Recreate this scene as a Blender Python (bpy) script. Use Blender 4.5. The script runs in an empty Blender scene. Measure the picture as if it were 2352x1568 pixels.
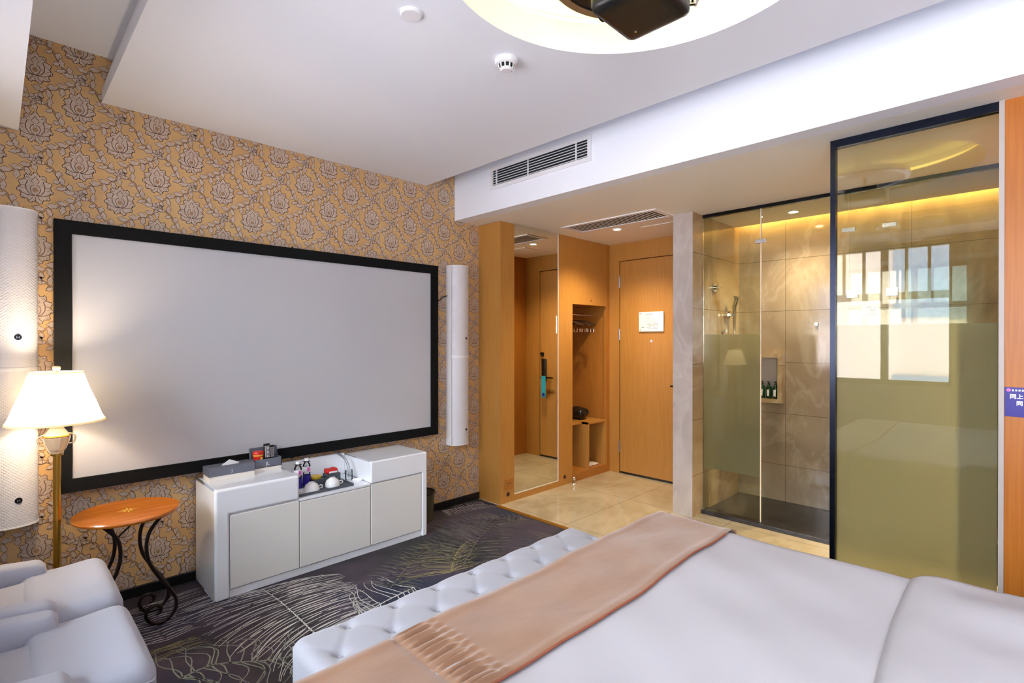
import bpy, bmesh, math, random
import numpy as np
from mathutils import Vector, Matrix
random.seed(7)
PI = math.pi
S = bpy.context.scene
COL = S.collection

# ------------------------------------------------------------------ colour and materials
def lin(c):
    return tuple((x / 12.92 if x <= .04045 else ((x + .055) / 1.055) ** 2.4) for x in c)
def C(r, g, b):
    return (*lin((r / 255, g / 255, b / 255)), 1)

def mat(name, col, rough=.5, metal=0, spec=.5, bump=None, emit=None, estr=0, coat=0, trans=0, sheen=0, noise=None):
    m = bpy.data.materials.new(name); m.use_nodes = True
    nt = m.node_tree; b = nt.nodes['Principled BSDF']
    b.inputs['Base Color'].default_value = col
    b.inputs['Roughness'].default_value = rough
    b.inputs['Metallic'].default_value = metal
    b.inputs['Specular IOR Level'].default_value = spec
    b.inputs['Coat Weight'].default_value = coat
    b.inputs['Coat Roughness'].default_value = .05
    b.inputs['Transmission Weight'].default_value = trans
    b.inputs['Sheen Weight'].default_value = sheen
    if emit:
        b.inputs['Emission Color'].default_value = emit
        b.inputs['Emission Strength'].default_value = estr
    tc = nt.nodes.new('ShaderNodeTexCoord')
    if noise:   # (scale, second colour, detail, stretch)
        sc, c2, det, st = noise
        mp = nt.nodes.new('ShaderNodeMapping'); mp.inputs['Scale'].default_value = st
        n = nt.nodes.new('ShaderNodeTexNoise'); n.inputs['Scale'].default_value = sc; n.inputs['Detail'].default_value = det
        r = nt.nodes.new('ShaderNodeValToRGB')
        r.color_ramp.elements[0].position = .35; r.color_ramp.elements[1].position = .65
        r.color_ramp.elements[0].color = col; r.color_ramp.elements[1].color = c2
        nt.links.new(tc.outputs['Object'], mp.inputs['Vector']); nt.links.new(mp.outputs[0], n.inputs['Vector'])
        nt.links.new(n.outputs['Fac'], r.inputs['Fac']); nt.links.new(r.outputs[0], b.inputs['Base Color'])
    if bump:    # (scale, strength, distance, stretch)
        sc, stg, dist, st = bump
        mp = nt.nodes.new('ShaderNodeMapping'); mp.inputs['Scale'].default_value = st
        n = nt.nodes.new('ShaderNodeTexNoise'); n.inputs['Scale'].default_value = sc; n.inputs['Detail'].default_value = 3
        bp = nt.nodes.new('ShaderNodeBump'); bp.inputs['Strength'].default_value = stg; bp.inputs['Distance'].default_value = dist
        nt.links.new(tc.outputs['Object'], mp.inputs['Vector']); nt.links.new(mp.outputs[0], n.inputs['Vector'])
        nt.links.new(n.outputs['Fac'], bp.inputs['Height']); nt.links.new(bp.outputs[0], b.inputs['Normal'])
    return m

ONE = (1, 1, 1)
M = {}
M['white'] = mat('white_paint', C(241, 244, 252), .6, spec=.3)
M['foyer_white'] = mat('cream_paint', C(244, 239, 228), .6, spec=.3)
M['paper'] = mat('wallpaper_ground', C(220, 180, 124), .55, spec=.3, bump=(900, .15, .001, ONE), noise=(3, C(214, 170, 116), 2, ONE))
M['petal'] = mat('wallpaper_petal', C(206, 184, 164), .45, spec=.5, noise=(60, C(192, 168, 148), 2, ONE))
M['ink'] = mat('wallpaper_ink', C(94, 66, 52), .6)
M['ink2'] = mat('wallpaper_vine', C(186, 148, 112), .55)
M['black_trim'] = mat('black_trim', C(22, 22, 24), .35)
M['velvet'] = mat('black_velvet', C(13, 14, 16), .8, spec=.2)
M['screen'] = mat('screen_fabric', C(190, 190, 195), .75, spec=.2)
M['wood'] = mat('orange_wood', C(186, 134, 66), .38, spec=.45, noise=(9, C(176, 122, 57), 5, (14, 14, .5)))
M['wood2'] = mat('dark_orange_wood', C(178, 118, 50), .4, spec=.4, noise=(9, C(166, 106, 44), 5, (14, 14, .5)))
M['panel_wood'] = mat('wall_wood', C(186, 112, 38), .35, spec=.45, noise=(7, C(174, 100, 30), 5, (14, 14, .4)))
M['gold'] = mat('brass', C(206, 160, 70), .25, 1)
M['strip'] = mat('brass_strip', C(190, 140, 50), .35, .8)
M['chrome'] = mat('chrome', C(225, 225, 228), .12, 1)
M['steel'] = mat('brushed_steel', C(180, 180, 184), .3, 1)
M['black'] = mat('black_plastic', C(18, 18, 18), .35)
M['black_metal'] = mat('black_metal', C(20, 22, 26), .25, .6)
M['bluemetal'] = mat('dark_blue_metal', C(32, 38, 54), .22, .8)
M['gloss_white'] = mat('gloss_white_lacquer', C(243, 245, 250), .15, spec=.5, coat=.4)
M['door_white'] = mat('ivory_lacquer', C(234, 231, 226), .3)
M['speaker'] = mat('white_grille', C(222, 220, 224), .45)
def weave(m):
    nt = m.node_tree; N = nt.nodes.new; L = nt.links.new; tc = N('ShaderNodeTexCoord'); last = None
    for rot in (.75, -.75):
        mp = N('ShaderNodeMapping'); mp.inputs['Rotation'].default_value = (0, rot, 0); L(tc.outputs['Object'], mp.inputs['Vector'])
        wv = N('ShaderNodeTexWave'); wv.inputs['Scale'].default_value = 34; wv.bands_direction = 'Z'; L(mp.outputs[0], wv.inputs['Vector'])
        if last is None: last = wv
        else:
            mu = N('ShaderNodeMath'); mu.operation = 'MULTIPLY'; L(last.outputs['Fac'], mu.inputs[0]); L(wv.outputs['Fac'], mu.inputs[1]); last = mu
    bp = N('ShaderNodeBump'); bp.inputs['Strength'].default_value = .5; bp.inputs['Distance'].default_value = .002
    L(last.outputs[0], bp.inputs['Height']); L(bp.outputs[0], nt.nodes['Principled BSDF'].inputs['Normal'])
weave(M['speaker'])
M['speaker_plain'] = mat('white_metal', C(236, 235, 238), .35)
M['chair'] = mat('pale_lilac_fabric', C(170, 171, 184), .75, spec=.3, sheen=.2, bump=(700, .12, .001, ONE))
M['bench'] = mat('pale_grey_velvet', C(158, 157, 166), .7, spec=.3, sheen=.3, bump=(500, .1, .001, ONE))
M['linen'] = mat('white_linen', C(184, 181, 186), .75, spec=.2, bump=(9, .12, .02, ONE))
M['runner'] = mat('tan_velvet', C(150, 112, 86), .65, spec=.25, sheen=.4, noise=(5, C(140, 102, 76), 3, (1, 2, 1)), bump=(12, .2, .01, (1, 2, 1)))
M['runner_edge'] = mat('rust_trim', C(150, 84, 60), .7)
M['table_wood'] = mat('honey_wood', C(206, 122, 42), .25, coat=.4, noise=(6, C(190, 104, 32), 4, (1, 6, 1)))
M['iron'] = mat('dark_iron', C(42, 30, 28), .35, .5)
M['stone_grey'] = mat('grey_stone_trim', C(180, 172, 166), .4)
M['black_stone'] = mat('black_stone', C(34, 34, 36), .25, noise=(12, C(52, 50, 54), 6, ONE))
M['grey_card'] = mat('slate_card', C(104, 108, 122), .5)
M['pale_card'] = mat('pale_card', C(238, 232, 222), .5)
M['tissue'] = mat('tissue', C(245, 245, 248), .9)
M['red'] = mat('red_plastic', C(206, 30, 22), .35)
M['yellow'] = mat('yellow_print', C(232, 196, 60), .45)
M['white_print'] = mat('white_print', C(240, 240, 244), .5)
M['pink'] = mat('pink_print', C(214, 110, 190), .5)
M['blue_sign'] = mat('blue_sign', C(30, 26, 140), .35)
M['cyan'] = mat('cyan_card', C(40, 170, 200), .4)
M['ceramic'] = mat('white_ceramic', C(246, 246, 246), .12, coat=.3)
M['blue'] = mat('deep_blue_plastic', C(52, 40, 160), .25)
M['tray'] = mat('slate_tray', C(78, 84, 92), .4)
M['green_glass'] = mat('green_bottle', C(14, 60, 28), .12, coat=.5)
M['olive'] = mat('dark_bin', C(70, 66, 50), .4)
M['slot'] = mat('dark_slot', C(26, 28, 34), .8)
M['curtain'] = mat('cream_curtain', C(196, 186, 168), .8)
M['facade'] = mat('pink_facade', C(226, 206, 198), .8, noise=(1.5, C(218, 196, 186), 3, ONE))
M['facade_glass'] = mat('far_window', C(120, 136, 156), .2)
M['frame_grey'] = mat('window_frame_paint', C(150, 150, 146), .4)
M['brown'] = mat('dark_brown', C(60, 34, 16), .6)
M['notice_ink'] = mat('grey_print', C(130, 134, 138), .6)

def glow(name, col, s):
    m = bpy.data.materials.new(name); m.use_nodes = True; nt = m.node_tree; nt.nodes.clear()
    o = nt.nodes.new('ShaderNodeOutputMaterial'); e = nt.nodes.new('ShaderNodeEmission')
    e.inputs[0].default_value = col; e.inputs[1].default_value = s; nt.links.new(e.outputs[0], o.inputs[0]); return m
M['lamp_glow'] = glow('downlight_glow', C(255, 240, 205), 40)
M['cove_glow'] = glow('cove_led', C(255, 230, 110), 7)
M['bath_glow'] = glow('bath_led', C(255, 210, 120), 40)
M['bulb'] = glow('bulb_glow', C(255, 226, 180), 60)

def glassmat(name, tint, ior=1.5, rough=0.0, boost=1.0):
    """thin pane: tinted straight-through transmission plus Fresnel reflection"""
    m = bpy.data.materials.new(name); m.use_nodes = True; nt = m.node_tree; nt.nodes.clear()
    o = nt.nodes.new('ShaderNodeOutputMaterial'); t = nt.nodes.new('ShaderNodeBsdfTransparent'); g = nt.nodes.new('ShaderNodeBsdfGlossy')
    f = nt.nodes.new('ShaderNodeFresnel'); f.inputs[0].default_value = ior
    mm = nt.nodes.new('ShaderNodeMath'); mm.operation = 'MULTIPLY'; mm.inputs[1].default_value = boost; mm.use_clamp = True
    mx = nt.nodes.new('ShaderNodeMixShader')
    t.inputs[0].default_value = tint; g.inputs['Roughness'].default_value = rough
    nt.links.new(f.outputs[0], mm.inputs[0]); nt.links.new(mm.outputs[0], mx.inputs[0])
    nt.links.new(t.outputs[0], mx.inputs[1]); nt.links.new(g.outputs[0], mx.inputs[2]); nt.links.new(mx.outputs[0], o.inputs[0])
    return m
M['glass'] = glassmat('shower_glass', (.93, .94, .85, 1), 1.5, 0, 1.0)
M['glass_big'] = glassmat('screen_glass', (.93, .94, .86, 1), 1.5, 0, 1.1)
M['clear'] = glassmat('clear_glass', (.97, .98, .98, 1), 1.45)
M['crystal'] = mat('crystal', C(250, 226, 190), .08, spec=1, coat=1, trans=.35)
M['window_glass'] = glassmat('window_glass', (.96, .98, .98, 1), 1.45)

def frostmat():
    m = bpy.data.materials.new('frosted_film'); m.use_nodes = True; nt = m.node_tree; nt.nodes.clear()
    N = nt.nodes.new; L = nt.links.new
    o = N('ShaderNodeOutputMaterial'); r = N('ShaderNodeBsdfRefraction'); r.inputs['IOR'].default_value = 1.05; r.inputs['Roughness'].default_value = .9
    r.inputs['Color'].default_value = (.95, .94, .84, 1)
    d = N('ShaderNodeBsdfDiffuse'); d.inputs[0].default_value = C(176, 174, 160)
    tl = N('ShaderNodeBsdfTranslucent'); tl.inputs[0].default_value = C(230, 226, 204)
    tp = N('ShaderNodeBsdfTransparent'); tp.inputs[0].default_value = (.5, .5, .4, 1)
    m1 = N('ShaderNodeMixShader'); m1.inputs[0].default_value = .5
    m2 = N('ShaderNodeMixShader'); m2.inputs[0].default_value = .45
    m3 = N('ShaderNodeMixShader'); m3.inputs[0].default_value = .08
    L(d.outputs[0], m1.inputs[1]); L(tl.outputs[0], m1.inputs[2])
    L(m1.outputs[0], m2.inputs[1]); L(r.outputs[0], m2.inputs[2])
    L(m2.outputs[0], m3.inputs[1]); L(tp.outputs[0], m3.inputs[2]); L(m3.outputs[0], o.inputs[0])
    return m
M['frost'] = frostmat()

def marble(name, base, vein, dark, rough, tile=None, axes='XY', vscale=1.3):
    m = bpy.data.materials.new(name); m.use_nodes = True; nt = m.node_tree
    N = nt.nodes.new; L = nt.links.new; b = nt.nodes['Principled BSDF']
    b.inputs['Roughness'].default_value = rough; b.inputs['Coat Weight'].default_value = .2; b.inputs['Coat Roughness'].default_value = .08
    tc = N('ShaderNodeTexCoord')
    n1 = N('ShaderNodeTexNoise'); n1.inputs['Scale'].default_value = 2.2; n1.inputs['Detail'].default_value = 8; n1.inputs['Distortion'].default_value = .8
    L(tc.outputs['Object'], n1.inputs['Vector'])
    r1 = N('ShaderNodeValToRGB'); r1.color_ramp.elements[0].position = .35; r1.color_ramp.elements[1].position = .68
    r1.color_ramp.elements[0].color = dark; r1.color_ramp.elements[1].color = base
    L(n1.outputs['Fac'], r1.inputs['Fac'])
    n2 = N('ShaderNodeTexNoise'); n2.inputs['Scale'].default_value = vscale; n2.inputs['Detail'].default_value = 9; n2.inputs['Roughness'].default_value = .62; n2.inputs['Distortion'].default_value = .9
    mp = N('ShaderNodeMapping'); mp.inputs['Rotation'].default_value = (.5, .7, .6); mp.inputs['Scale'].default_value = (1, 1.8, 1)
    L(tc.outputs['Object'], mp.inputs['Vector']); L(mp.outputs[0], n2.inputs['Vector'])
    sub = N('ShaderNodeMath'); sub.operation = 'SUBTRACT'; sub.inputs[1].default_value = .5; L(n2.outputs['Fac'], sub.inputs[0])
    ab = N('ShaderNodeMath'); ab.operation = 'ABSOLUTE'; L(sub.outputs[0], ab.inputs[0])
    r2 = N('ShaderNodeValToRGB'); r2.color_ramp.elements[0].position = 0; r2.color_ramp.elements[1].position = .05
    r2.color_ramp.elements[0].color = (.30, .30, .30, 1); r2.color_ramp.elements[1].color = (0, 0, 0, 1)
    L(ab.outputs[0], r2.inputs['Fac'])
    mx = N('ShaderNodeMixRGB'); mx.inputs['Color2'].default_value = vein
    L(r2.outputs[0], mx.inputs['Fac']); L(r1.outputs[0], mx.inputs['Color1'])
    last = mx
    if tile:
        sep = N('ShaderNodeSeparateXYZ'); L(tc.outputs['Object'], sep.inputs[0])
        cb = N('ShaderNodeCombineXYZ'); L(sep.outputs[axes[0]], cb.inputs['X']); L(sep.outputs[axes[1]], cb.inputs['Y'])
        mp2 = N('ShaderNodeMapping'); mp2.inputs['Location'].default_value = tile[2]; L(cb.outputs[0], mp2.inputs['Vector'])
        br = N('ShaderNodeTexBrick'); br.offset = tile[3]; br.inputs['Scale'].default_value = 1
        br.inputs['Brick Width'].default_value = tile[0]; br.inputs['Row Height'].default_value = tile[1]
        br.inputs['Mortar Size'].default_value = .0016; br.inputs['Mortar Smooth'].default_value = 0
        L(mp2.outputs[0], br.inputs['Vector'])
        m3 = N('ShaderNodeMixRGB'); m3.inputs['Color2'].default_value = tuple(x * .35 for x in dark[:3]) + (1,)
        L(br.outputs['Fac'], m3.inputs['Fac']); L(mx.outputs[0], m3.inputs['Color1']); last = m3
    L(last.outputs[0], b.inputs['Base Color'])
    return m
M['marble_wall'] = marble('shower_marble', C(172, 156, 132), C(200, 188, 168), C(150, 132, 108), .10, (.8, .41, (.23, -.30, 0), 0), 'YZ')
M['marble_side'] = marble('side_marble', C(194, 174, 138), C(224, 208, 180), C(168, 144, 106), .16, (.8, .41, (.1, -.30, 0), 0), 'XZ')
M['marble_pillar'] = marble('pillar_marble', C(196, 186, 180), C(216, 210, 206), C(176, 164, 156), .2)
M['marble_floor'] = marble('floor_marble', C(204, 192, 162), C(222, 210, 184), C(182, 168, 136), .07, (.8, .8, (.35, .1, 0), 0), 'XY', .9)

def carpetmat():
    m = bpy.data.materials.new('carpet_pile'); m.use_nodes = True; nt = m.node_tree
    N = nt.nodes.new; L = nt.links.new; b = nt.nodes['Principled BSDF']; b.inputs['Roughness'].default_value = .95; b.inputs['Specular IOR Level'].default_value = .1
    tc = N('ShaderNodeTexCoord'); n = N('ShaderNodeTexNoise'); n.inputs['Scale'].default_value = 1.7; n.inputs['Detail'].default_value = 4
    L(tc.outputs['Object'], n.inputs['Vector'])
    r = N('ShaderNodeValToRGB'); e = r.color_ramp.elements
    e[0].position = .36; e[0].color = C(60, 65, 84); e[1].position = .64; e[1].color = C(66, 66, 68)
    x = r.color_ramp.elements.new(.5); x.color = C(88, 78, 90)
    L(n.outputs['Fac'], r.inputs['Fac'])
    n2 = N('ShaderNodeTexNoise'); n2.inputs['Scale'].default_value = 420; n2.inputs['Detail'].default_value = 2; L(tc.outputs['Object'], n2.inputs['Vector'])
    mx = N('ShaderNodeMixRGB'); mx.blend_type = 'MULTIPLY'; mx.inputs[0].default_value = .7
    L(r.outputs[0], mx.inputs[1]); r3 = N('ShaderNodeValToRGB'); r3.color_ramp.elements[0].position = .3; r3.color_ramp.elements[0].color = (.5, .5, .5, 1); r3.color_ramp.elements[1].position = .6
    L(n2.outputs['Fac'], r3.inputs['Fac']); L(r3.outputs[0], mx.inputs[2]); L(mx.outputs[0], b.inputs['Base Color'])
    bp = N('ShaderNodeBump'); bp.inputs['Strength'].default_value = .6; bp.inputs['Distance'].default_value = .003
    L(n2.outputs['Fac'], bp.inputs['Height']); L(bp.outputs[0], b.inputs['Normal'])
    return m
M['carpet'] = carpetmat()
M['yarn_cream'] = mat('cream_yarn', C(216, 214, 210), .95, spec=.1)
M['yarn_grey'] = mat('grey_yarn', C(122, 118, 112), .95, spec=.1)
M['yarn_green'] = mat('sage_yarn', C(142, 148, 138), .95, spec=.1)
M['yarn_gold'] = mat('gold_yarn', C(168, 158, 110), .95, spec=.1)

def shademat():
    m = bpy.data.materials.new('pleated_shade'); m.use_nodes = True; nt = m.node_tree; nt.nodes.clear()
    N = nt.nodes.new; L = nt.links.new
    o = N('ShaderNodeOutputMaterial'); d = N('ShaderNodeBsdfDiffuse'); d.inputs[0].default_value = C(250, 244, 228)
    t = N('ShaderNodeBsdfTranslucent'); t.inputs[0].default_value = C(255, 246, 222); mx = N('ShaderNodeMixShader'); mx.inputs[0].default_value = .6
    L(d.outputs[0], mx.inputs[1]); L(t.outputs[0], mx.inputs[2]); L(mx.outputs[0], o.inputs[0]); return m
M['shade'] = shademat()

# ------------------------------------------------------------------ mesh building
class B:
    """collects shapes in world coordinates and links them as one mesh object"""
    def __init__(s): s.bm = bmesh.new(); s.mi = 0
    def _mark(s, n0):
        s.bm.faces.ensure_lookup_table()
        for f in s.bm.faces[n0:]: f.material_index = s.mi
    def box(s, lo, hi, bev=0, seg=2):
        n0 = len(s.bm.faces)
        lo = Vector(lo); hi = Vector(hi); c = (lo + hi) / 2; d = hi - lo
        t = bmesh.new(); r = bmesh.ops.create_cube(t, size=1, matrix=Matrix.Translation(c) @ Matrix.Diagonal((*d, 1)))
        if bev: bmesh.ops.bevel(t, geom=t.edges[:], offset=bev, segments=seg, affect='EDGES', profile=.5, clamp_overlap=True)
        s.merge(t); return s
    def merge(s, t, mi=None):
        vm = [s.bm.verts.new(v.co) for v in t.verts]
        t.verts.index_update()
        for f in t.faces:
            try:
                nf = s.bm.faces.new([vm[v.index] for v in f.verts]); nf.material_index = s.mi if mi is None else mi
            except ValueError: pass
        t.free()
    def poly(s, pts):
        f = s.bm.faces.new([s.bm.verts.new(p) for p in pts]); f.material_index = s.mi; return s
    def prism(s, pts, axis, a, b, bev=0):
        """pts 2D outline in the two other axes, extruded along axis a..b"""
        def P(p, w):
            q = list(p); q.insert(axis, w); return q
        t = bmesh.new()
        v0 = [t.verts.new(P(p, a)) for p in pts]; v1 = [t.verts.new(P(p, b)) for p in pts]
        n = len(pts); t.faces.new(v0[::-1]); t.faces.new(v1)
        for i in range(n): t.faces.new([v0[i], v0[(i + 1) % n], v1[(i + 1) % n], v1[i]])
        bmesh.ops.recalc_face_normals(t, faces=t.faces[:])
        if bev: bmesh.ops.bevel(t, geom=t.edges[:], offset=bev, segments=3, affect='EDGES', profile=.5, clamp_overlap=True)
        s.merge(t); return s
    def tube(s, pts, r, n=10, closed=False, caps=True):
        pts = [Vector(p) for p in pts]; k = len(pts); rs = r if isinstance(r, (list, tuple)) else [r] * k
        rings = []; up = None
        for i, p in enumerate(pts):
            a = pts[(i - 1) % k] if (i > 0 or closed) else p; b = pts[(i + 1) % k] if (i < k - 1 or closed) else p
            d = (b - a).normalized()
            if up is None: up = d.orthogonal().normalized()
            up = (up - d * up.dot(d))
            up = up.normalized() if up.length > 1e-6 else d.orthogonal().normalized()
            w = d.cross(up)
            rings.append([s.bm.verts.new(p + rs[i] * (up * math.cos(2 * PI * j / n) + w * math.sin(2 * PI * j / n))) for j in range(n)])
        for i in range(k if closed else k - 1):
            A = rings[i]; Bq = rings[(i + 1) % k]
            for j in range(n):
                f = s.bm.faces.new([A[j], A[(j + 1) % n], Bq[(j + 1) % n], Bq[j]]); f.material_index = s.mi
        if caps and not closed:
            for q in (rings[0][::-1], rings[-1]):
                f = s.bm.faces.new(q); f.material_index = s.mi
        return s
    def cyl(s, p0, p1, r, n=24, r2=None):
        return s.tube([p0, p1], [r, r if r2 is None else r2], n)
    def lathe(s, prof, c, n=32, mod=None):
        """prof: (radius, z) pairs; c: centre (x, y)"""
        rings = []
        for (r, z) in prof:
            if r < 1e-6: rings.append([s.bm.verts.new((c[0], c[1], z))]); continue
            rg = []
            for j in range(n):
                a = 2 * PI * j / n; rr = r * (mod(a, z) if mod else 1)
                rg.append(s.bm.verts.new((c[0] + rr * math.cos(a), c[1] + rr * math.sin(a), z)))
            rings.append(rg)
        for A, Q in zip(rings, rings[1:]):
            for j in range(n):
                if len(A) == 1 and len(Q) == 1: break
                if len(A) == 1: vs = [A[0], Q[j], Q[(j + 1) % n]]
                elif len(Q) == 1: vs = [A[j], A[(j + 1) % n], Q[0]]
                else: vs = [A[j], A[(j + 1) % n], Q[(j + 1) % n], Q[j]]
                f = s.bm.faces.new(vs); f.material_index = s.mi
        return s
    def grid(s, nu, nv, fn, wrap=False):
        V = [[s.bm.verts.new(fn(i / nu, j / nv)) for j in range(nv + 1)] for i in range(nu + 1)]
        for i in range(nu):
            for j in range(nv):
                f = s.bm.faces.new([V[i][j], V[i + 1][j], V[i + 1][j + 1], V[i][j + 1]]); f.material_index = s.mi
        return s
    def soft(s, lo, hi, r, n=(24, 24, 8), disp=None):
        """box with rounded edges made of six grids; disp(p, normal) gives extra offset along the normal"""
        lo = Vector(lo); hi = Vector(hi); t = bmesh.new(); cache = {}
        rr = Vector((min(r, (hi.x - lo.x) / 2), min(r, (hi.y - lo.y) / 2), min(r, (hi.z - lo.z) / 2)))
        def V(q):
            k = tuple(round(x, 5) for x in q)
            if k in cache: return cache[k]
            q = Vector(q); c = Vector([min(max(q[i], lo[i] + rr[i]), hi[i] - rr[i]) for i in range(3)]); d = q - c
            if d.length > 1e-9:
                nd = Vector([d[i] / max(rr[i], 1e-9) for i in range(3)]); nd.normalize(); p = c + Vector([nd[i] * rr[i] for i in range(3)])
            else: nd = Vector((0, 0, 1)); p = q
            if disp: p = p + nd * disp(p, nd)
            cache[k] = t.verts.new(p); return cache[k]
        for ax in range(3):
            u, w = [i for i in range(3) if i != ax]
            for side in (0, 1):
                for i in range(n[u]):
                    for j in range(n[w]):
                        vs = []
                        for (a, b) in ((i, j), (i + 1, j), (i + 1, j + 1), (i, j + 1)):
                            q = [0, 0, 0]; q[ax] = (lo, hi)[side][ax]
                            q[u] = lo[u] + (hi[u] - lo[u]) * a / n[u]; q[w] = lo[w] + (hi[w] - lo[w]) * b / n[w]
                            vs.append(V(q))
                        if len(set(vs)) >= 3:
                            try: t.faces.new(vs)
                            except ValueError: pass
        bmesh.ops.recalc_face_normals(t, faces=t.faces[:])
        s.merge(t); return s
    def build(s, name, mats, parent=None, smooth=False, org=None, recalc=True, ang=None, wn=False):
        if recalc: bmesh.ops.recalc_face_normals(s.bm, faces=s.bm.faces[:])
        me = bpy.data.meshes.new(name)
        if parent is not None:
            o0 = Vector((0, 0, 0)); q = parent
            while q is not None: o0 += q.location; q = q.parent
        elif org is not None: o0 = Vector(org)
        else:
            xs = [v.co for v in s.bm.verts]
            lo = [min(v[i] for v in xs) for i in range(3)]; hi = [max(v[i] for v in xs) for i in range(3)]
            o0 = Vector(((lo[0] + hi[0]) / 2, (lo[1] + hi[1]) / 2, lo[2]))
        for v in s.bm.verts: v.co -= o0
        s.bm.to_mesh(me); s.bm.free()
        for m in (mats if isinstance(mats, (list, tuple)) else [mats]): me.materials.append(m)
        if smooth:
            me.polygons.foreach_set('use_smooth', [True] * len(me.polygons))
            try: me.set_sharp_from_angle(angle=math.radians(ang or 38))
            except Exception: pass
        o = bpy.data.objects.new(name, me); COL.objects.link(o)
        if wn:
            md = o.modifiers.new('wn', 'WEIGHTED_NORMAL'); md.keep_sharp = False; md.weight = 100
        if parent is not None: o.parent = parent
        else: o.location = o0
        return o

def tag(o, label, cat, group=None):
    o['label'] = label; o['category'] = cat
    if group: o['group'] = group
    return o
def struct(o):
    o['kind'] = 'structure'; return o
def thing(name, label, cat, loc, group=None):
    e = bpy.data.objects.new(name, None); COL.objects.link(e); e.location = loc; e.empty_display_size = .1
    return tag(e, label, cat, group)
def dup(root, dloc, label, parts=True):
    r = root.copy(); COL.objects.link(r); r.location = root.location + Vector(dloc); r['label'] = label
    def rec(a, b):
        for ch in [o for o in bpy.data.objects if o.parent == a]:
            c = ch.copy(); COL.objects.link(c); c.parent = b; rec(ch, c)
    rec(root, r); return r
def spline(P, n=8):
    P = [Vector(p) for p in P]; out = []
    for i in range(len(P) - 1):
        p0 = P[max(i - 1, 0)]; p1 = P[i]; p2 = P[i + 1]; p3 = P[min(i + 2, len(P) - 1)]
        for k in range(n):
            t = k / n
            out.append(.5 * ((2 * p1) + (p2 - p0) * t + (2 * p0 - 5 * p1 + 4 * p2 - p3) * t * t + (3 * p1 - p0 - 3 * p2 + p3) * t ** 3))
    out.append(P[-1]); return out
def text(name, body, size, loc, rot, m, parent, bold=0.0, ext=.0004):
    cu = bpy.data.curves.new(name, 'FONT'); cu.body = body; cu.size = size; cu.extrude = ext; cu.offset = bold
    cu.align_x = 'LEFT'; cu.resolution_u = 3
    t = bpy.data.objects.new(name, cu); COL.objects.link(t)
    bpy.context.view_layer.update()
    me = bpy.data.meshes.new_from_object(t); bpy.data.objects.remove(t)
    me.materials.clear(); me.materials.append(m)
    o = bpy.data.objects.new(name, me); COL.objects.link(o); o.parent = parent
    o0 = Vector((0, 0, 0)); q = parent
    while q is not None: o0 += q.location; q = q.parent
    o.location = Vector(loc) - o0; o.rotation_euler = rot
    return o

def ring4(b, ax, a0, a1, u0, u1, w0, w1, f, bev=0):
    """four mitred bars round a rectangle lying across axis ax"""
    for q in ([(u0, w0), (u1, w0), (u1 - f, w0 + f), (u0 + f, w0 + f)], [(u0, w1), (u1, w1), (u1 - f, w1 - f), (u0 + f, w1 - f)],
              [(u0, w0), (u0, w1), (u0 + f, w1 - f), (u0 + f, w0 + f)], [(u1, w0), (u1, w1), (u1 - f, w1 - f), (u1 - f, w0 + f)]):
        b.prism(q, ax, a0, a1)
    return b

# ------------------------------------------------------------------ room dimensions (metres)
XW = -.62; XR = 2.79; YS = 3.2; YB = -1.25     # window wall, bathroom front line, screen wall, bed-head wall
ZU = 2.68; ZL = 2.455; ZF = 2.235              # upper ceiling, lowered panel, foyer ceiling
XD = 4.31; XS = 4.45; XG = 3.77                # entrance door wall, shower back wall, shower glass

# ---- floor of the foyer and bathroom, threshold strip
struct(B().box((XR, YB - .1, -.1), (XS + .15, 3.55, 0)).build('floor', M['marble_floor'], org=(0, 0, 0)))
struct(B().box((XR - .03, .66, 0), (XR + .005, 2.94, .004)).build('trim_1', M['strip']))

# ---- carpet with woven feathers
def ribbon(b, pts, w, z, nrm=None, taper=True):
    """flat ribbon along 2D points; the map z gives the 3D point"""
    n = len(pts); L = []; R = []
    for i, p in enumerate(pts):
        a = pts[max(i - 1, 0)]; c = pts[min(i + 1, n - 1)]
        d = Vector((c[0] - a[0], c[1] - a[1])); d = d.normalized() if d.length > 1e-9 else Vector((1, 0)); q = Vector((-d.y, d.x))
        ww = w / 2 * ((1 - .6 * i / (n - 1)) if taper else 1)
        L.append(b.bm.verts.new(z(p[0] + q.x * ww, p[1] + q.y * ww))); R.append(b.bm.verts.new(z(p[0] - q.x * ww, p[1] - q.y * ww)))
    for i in range(n - 1):
        f = b.bm.faces.new([L[i], L[i + 1], R[i + 1], R[i]]); f.material_index = b.mi
        f.normal_update()
b = B(); b.poly([(XW - .05, YB, 0), (XR, YB, 0), (XR, YS + .02, 0), (XW - .05, YS + .02, 0)])
b.poly([(XW - .05, YB, -.1), (XW - .05, YS + .02, -.1), (XR, YS + .02, -.1), (XR, YB, -.1)])
fz = lambda x, y: (x, y, .0012)
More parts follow.
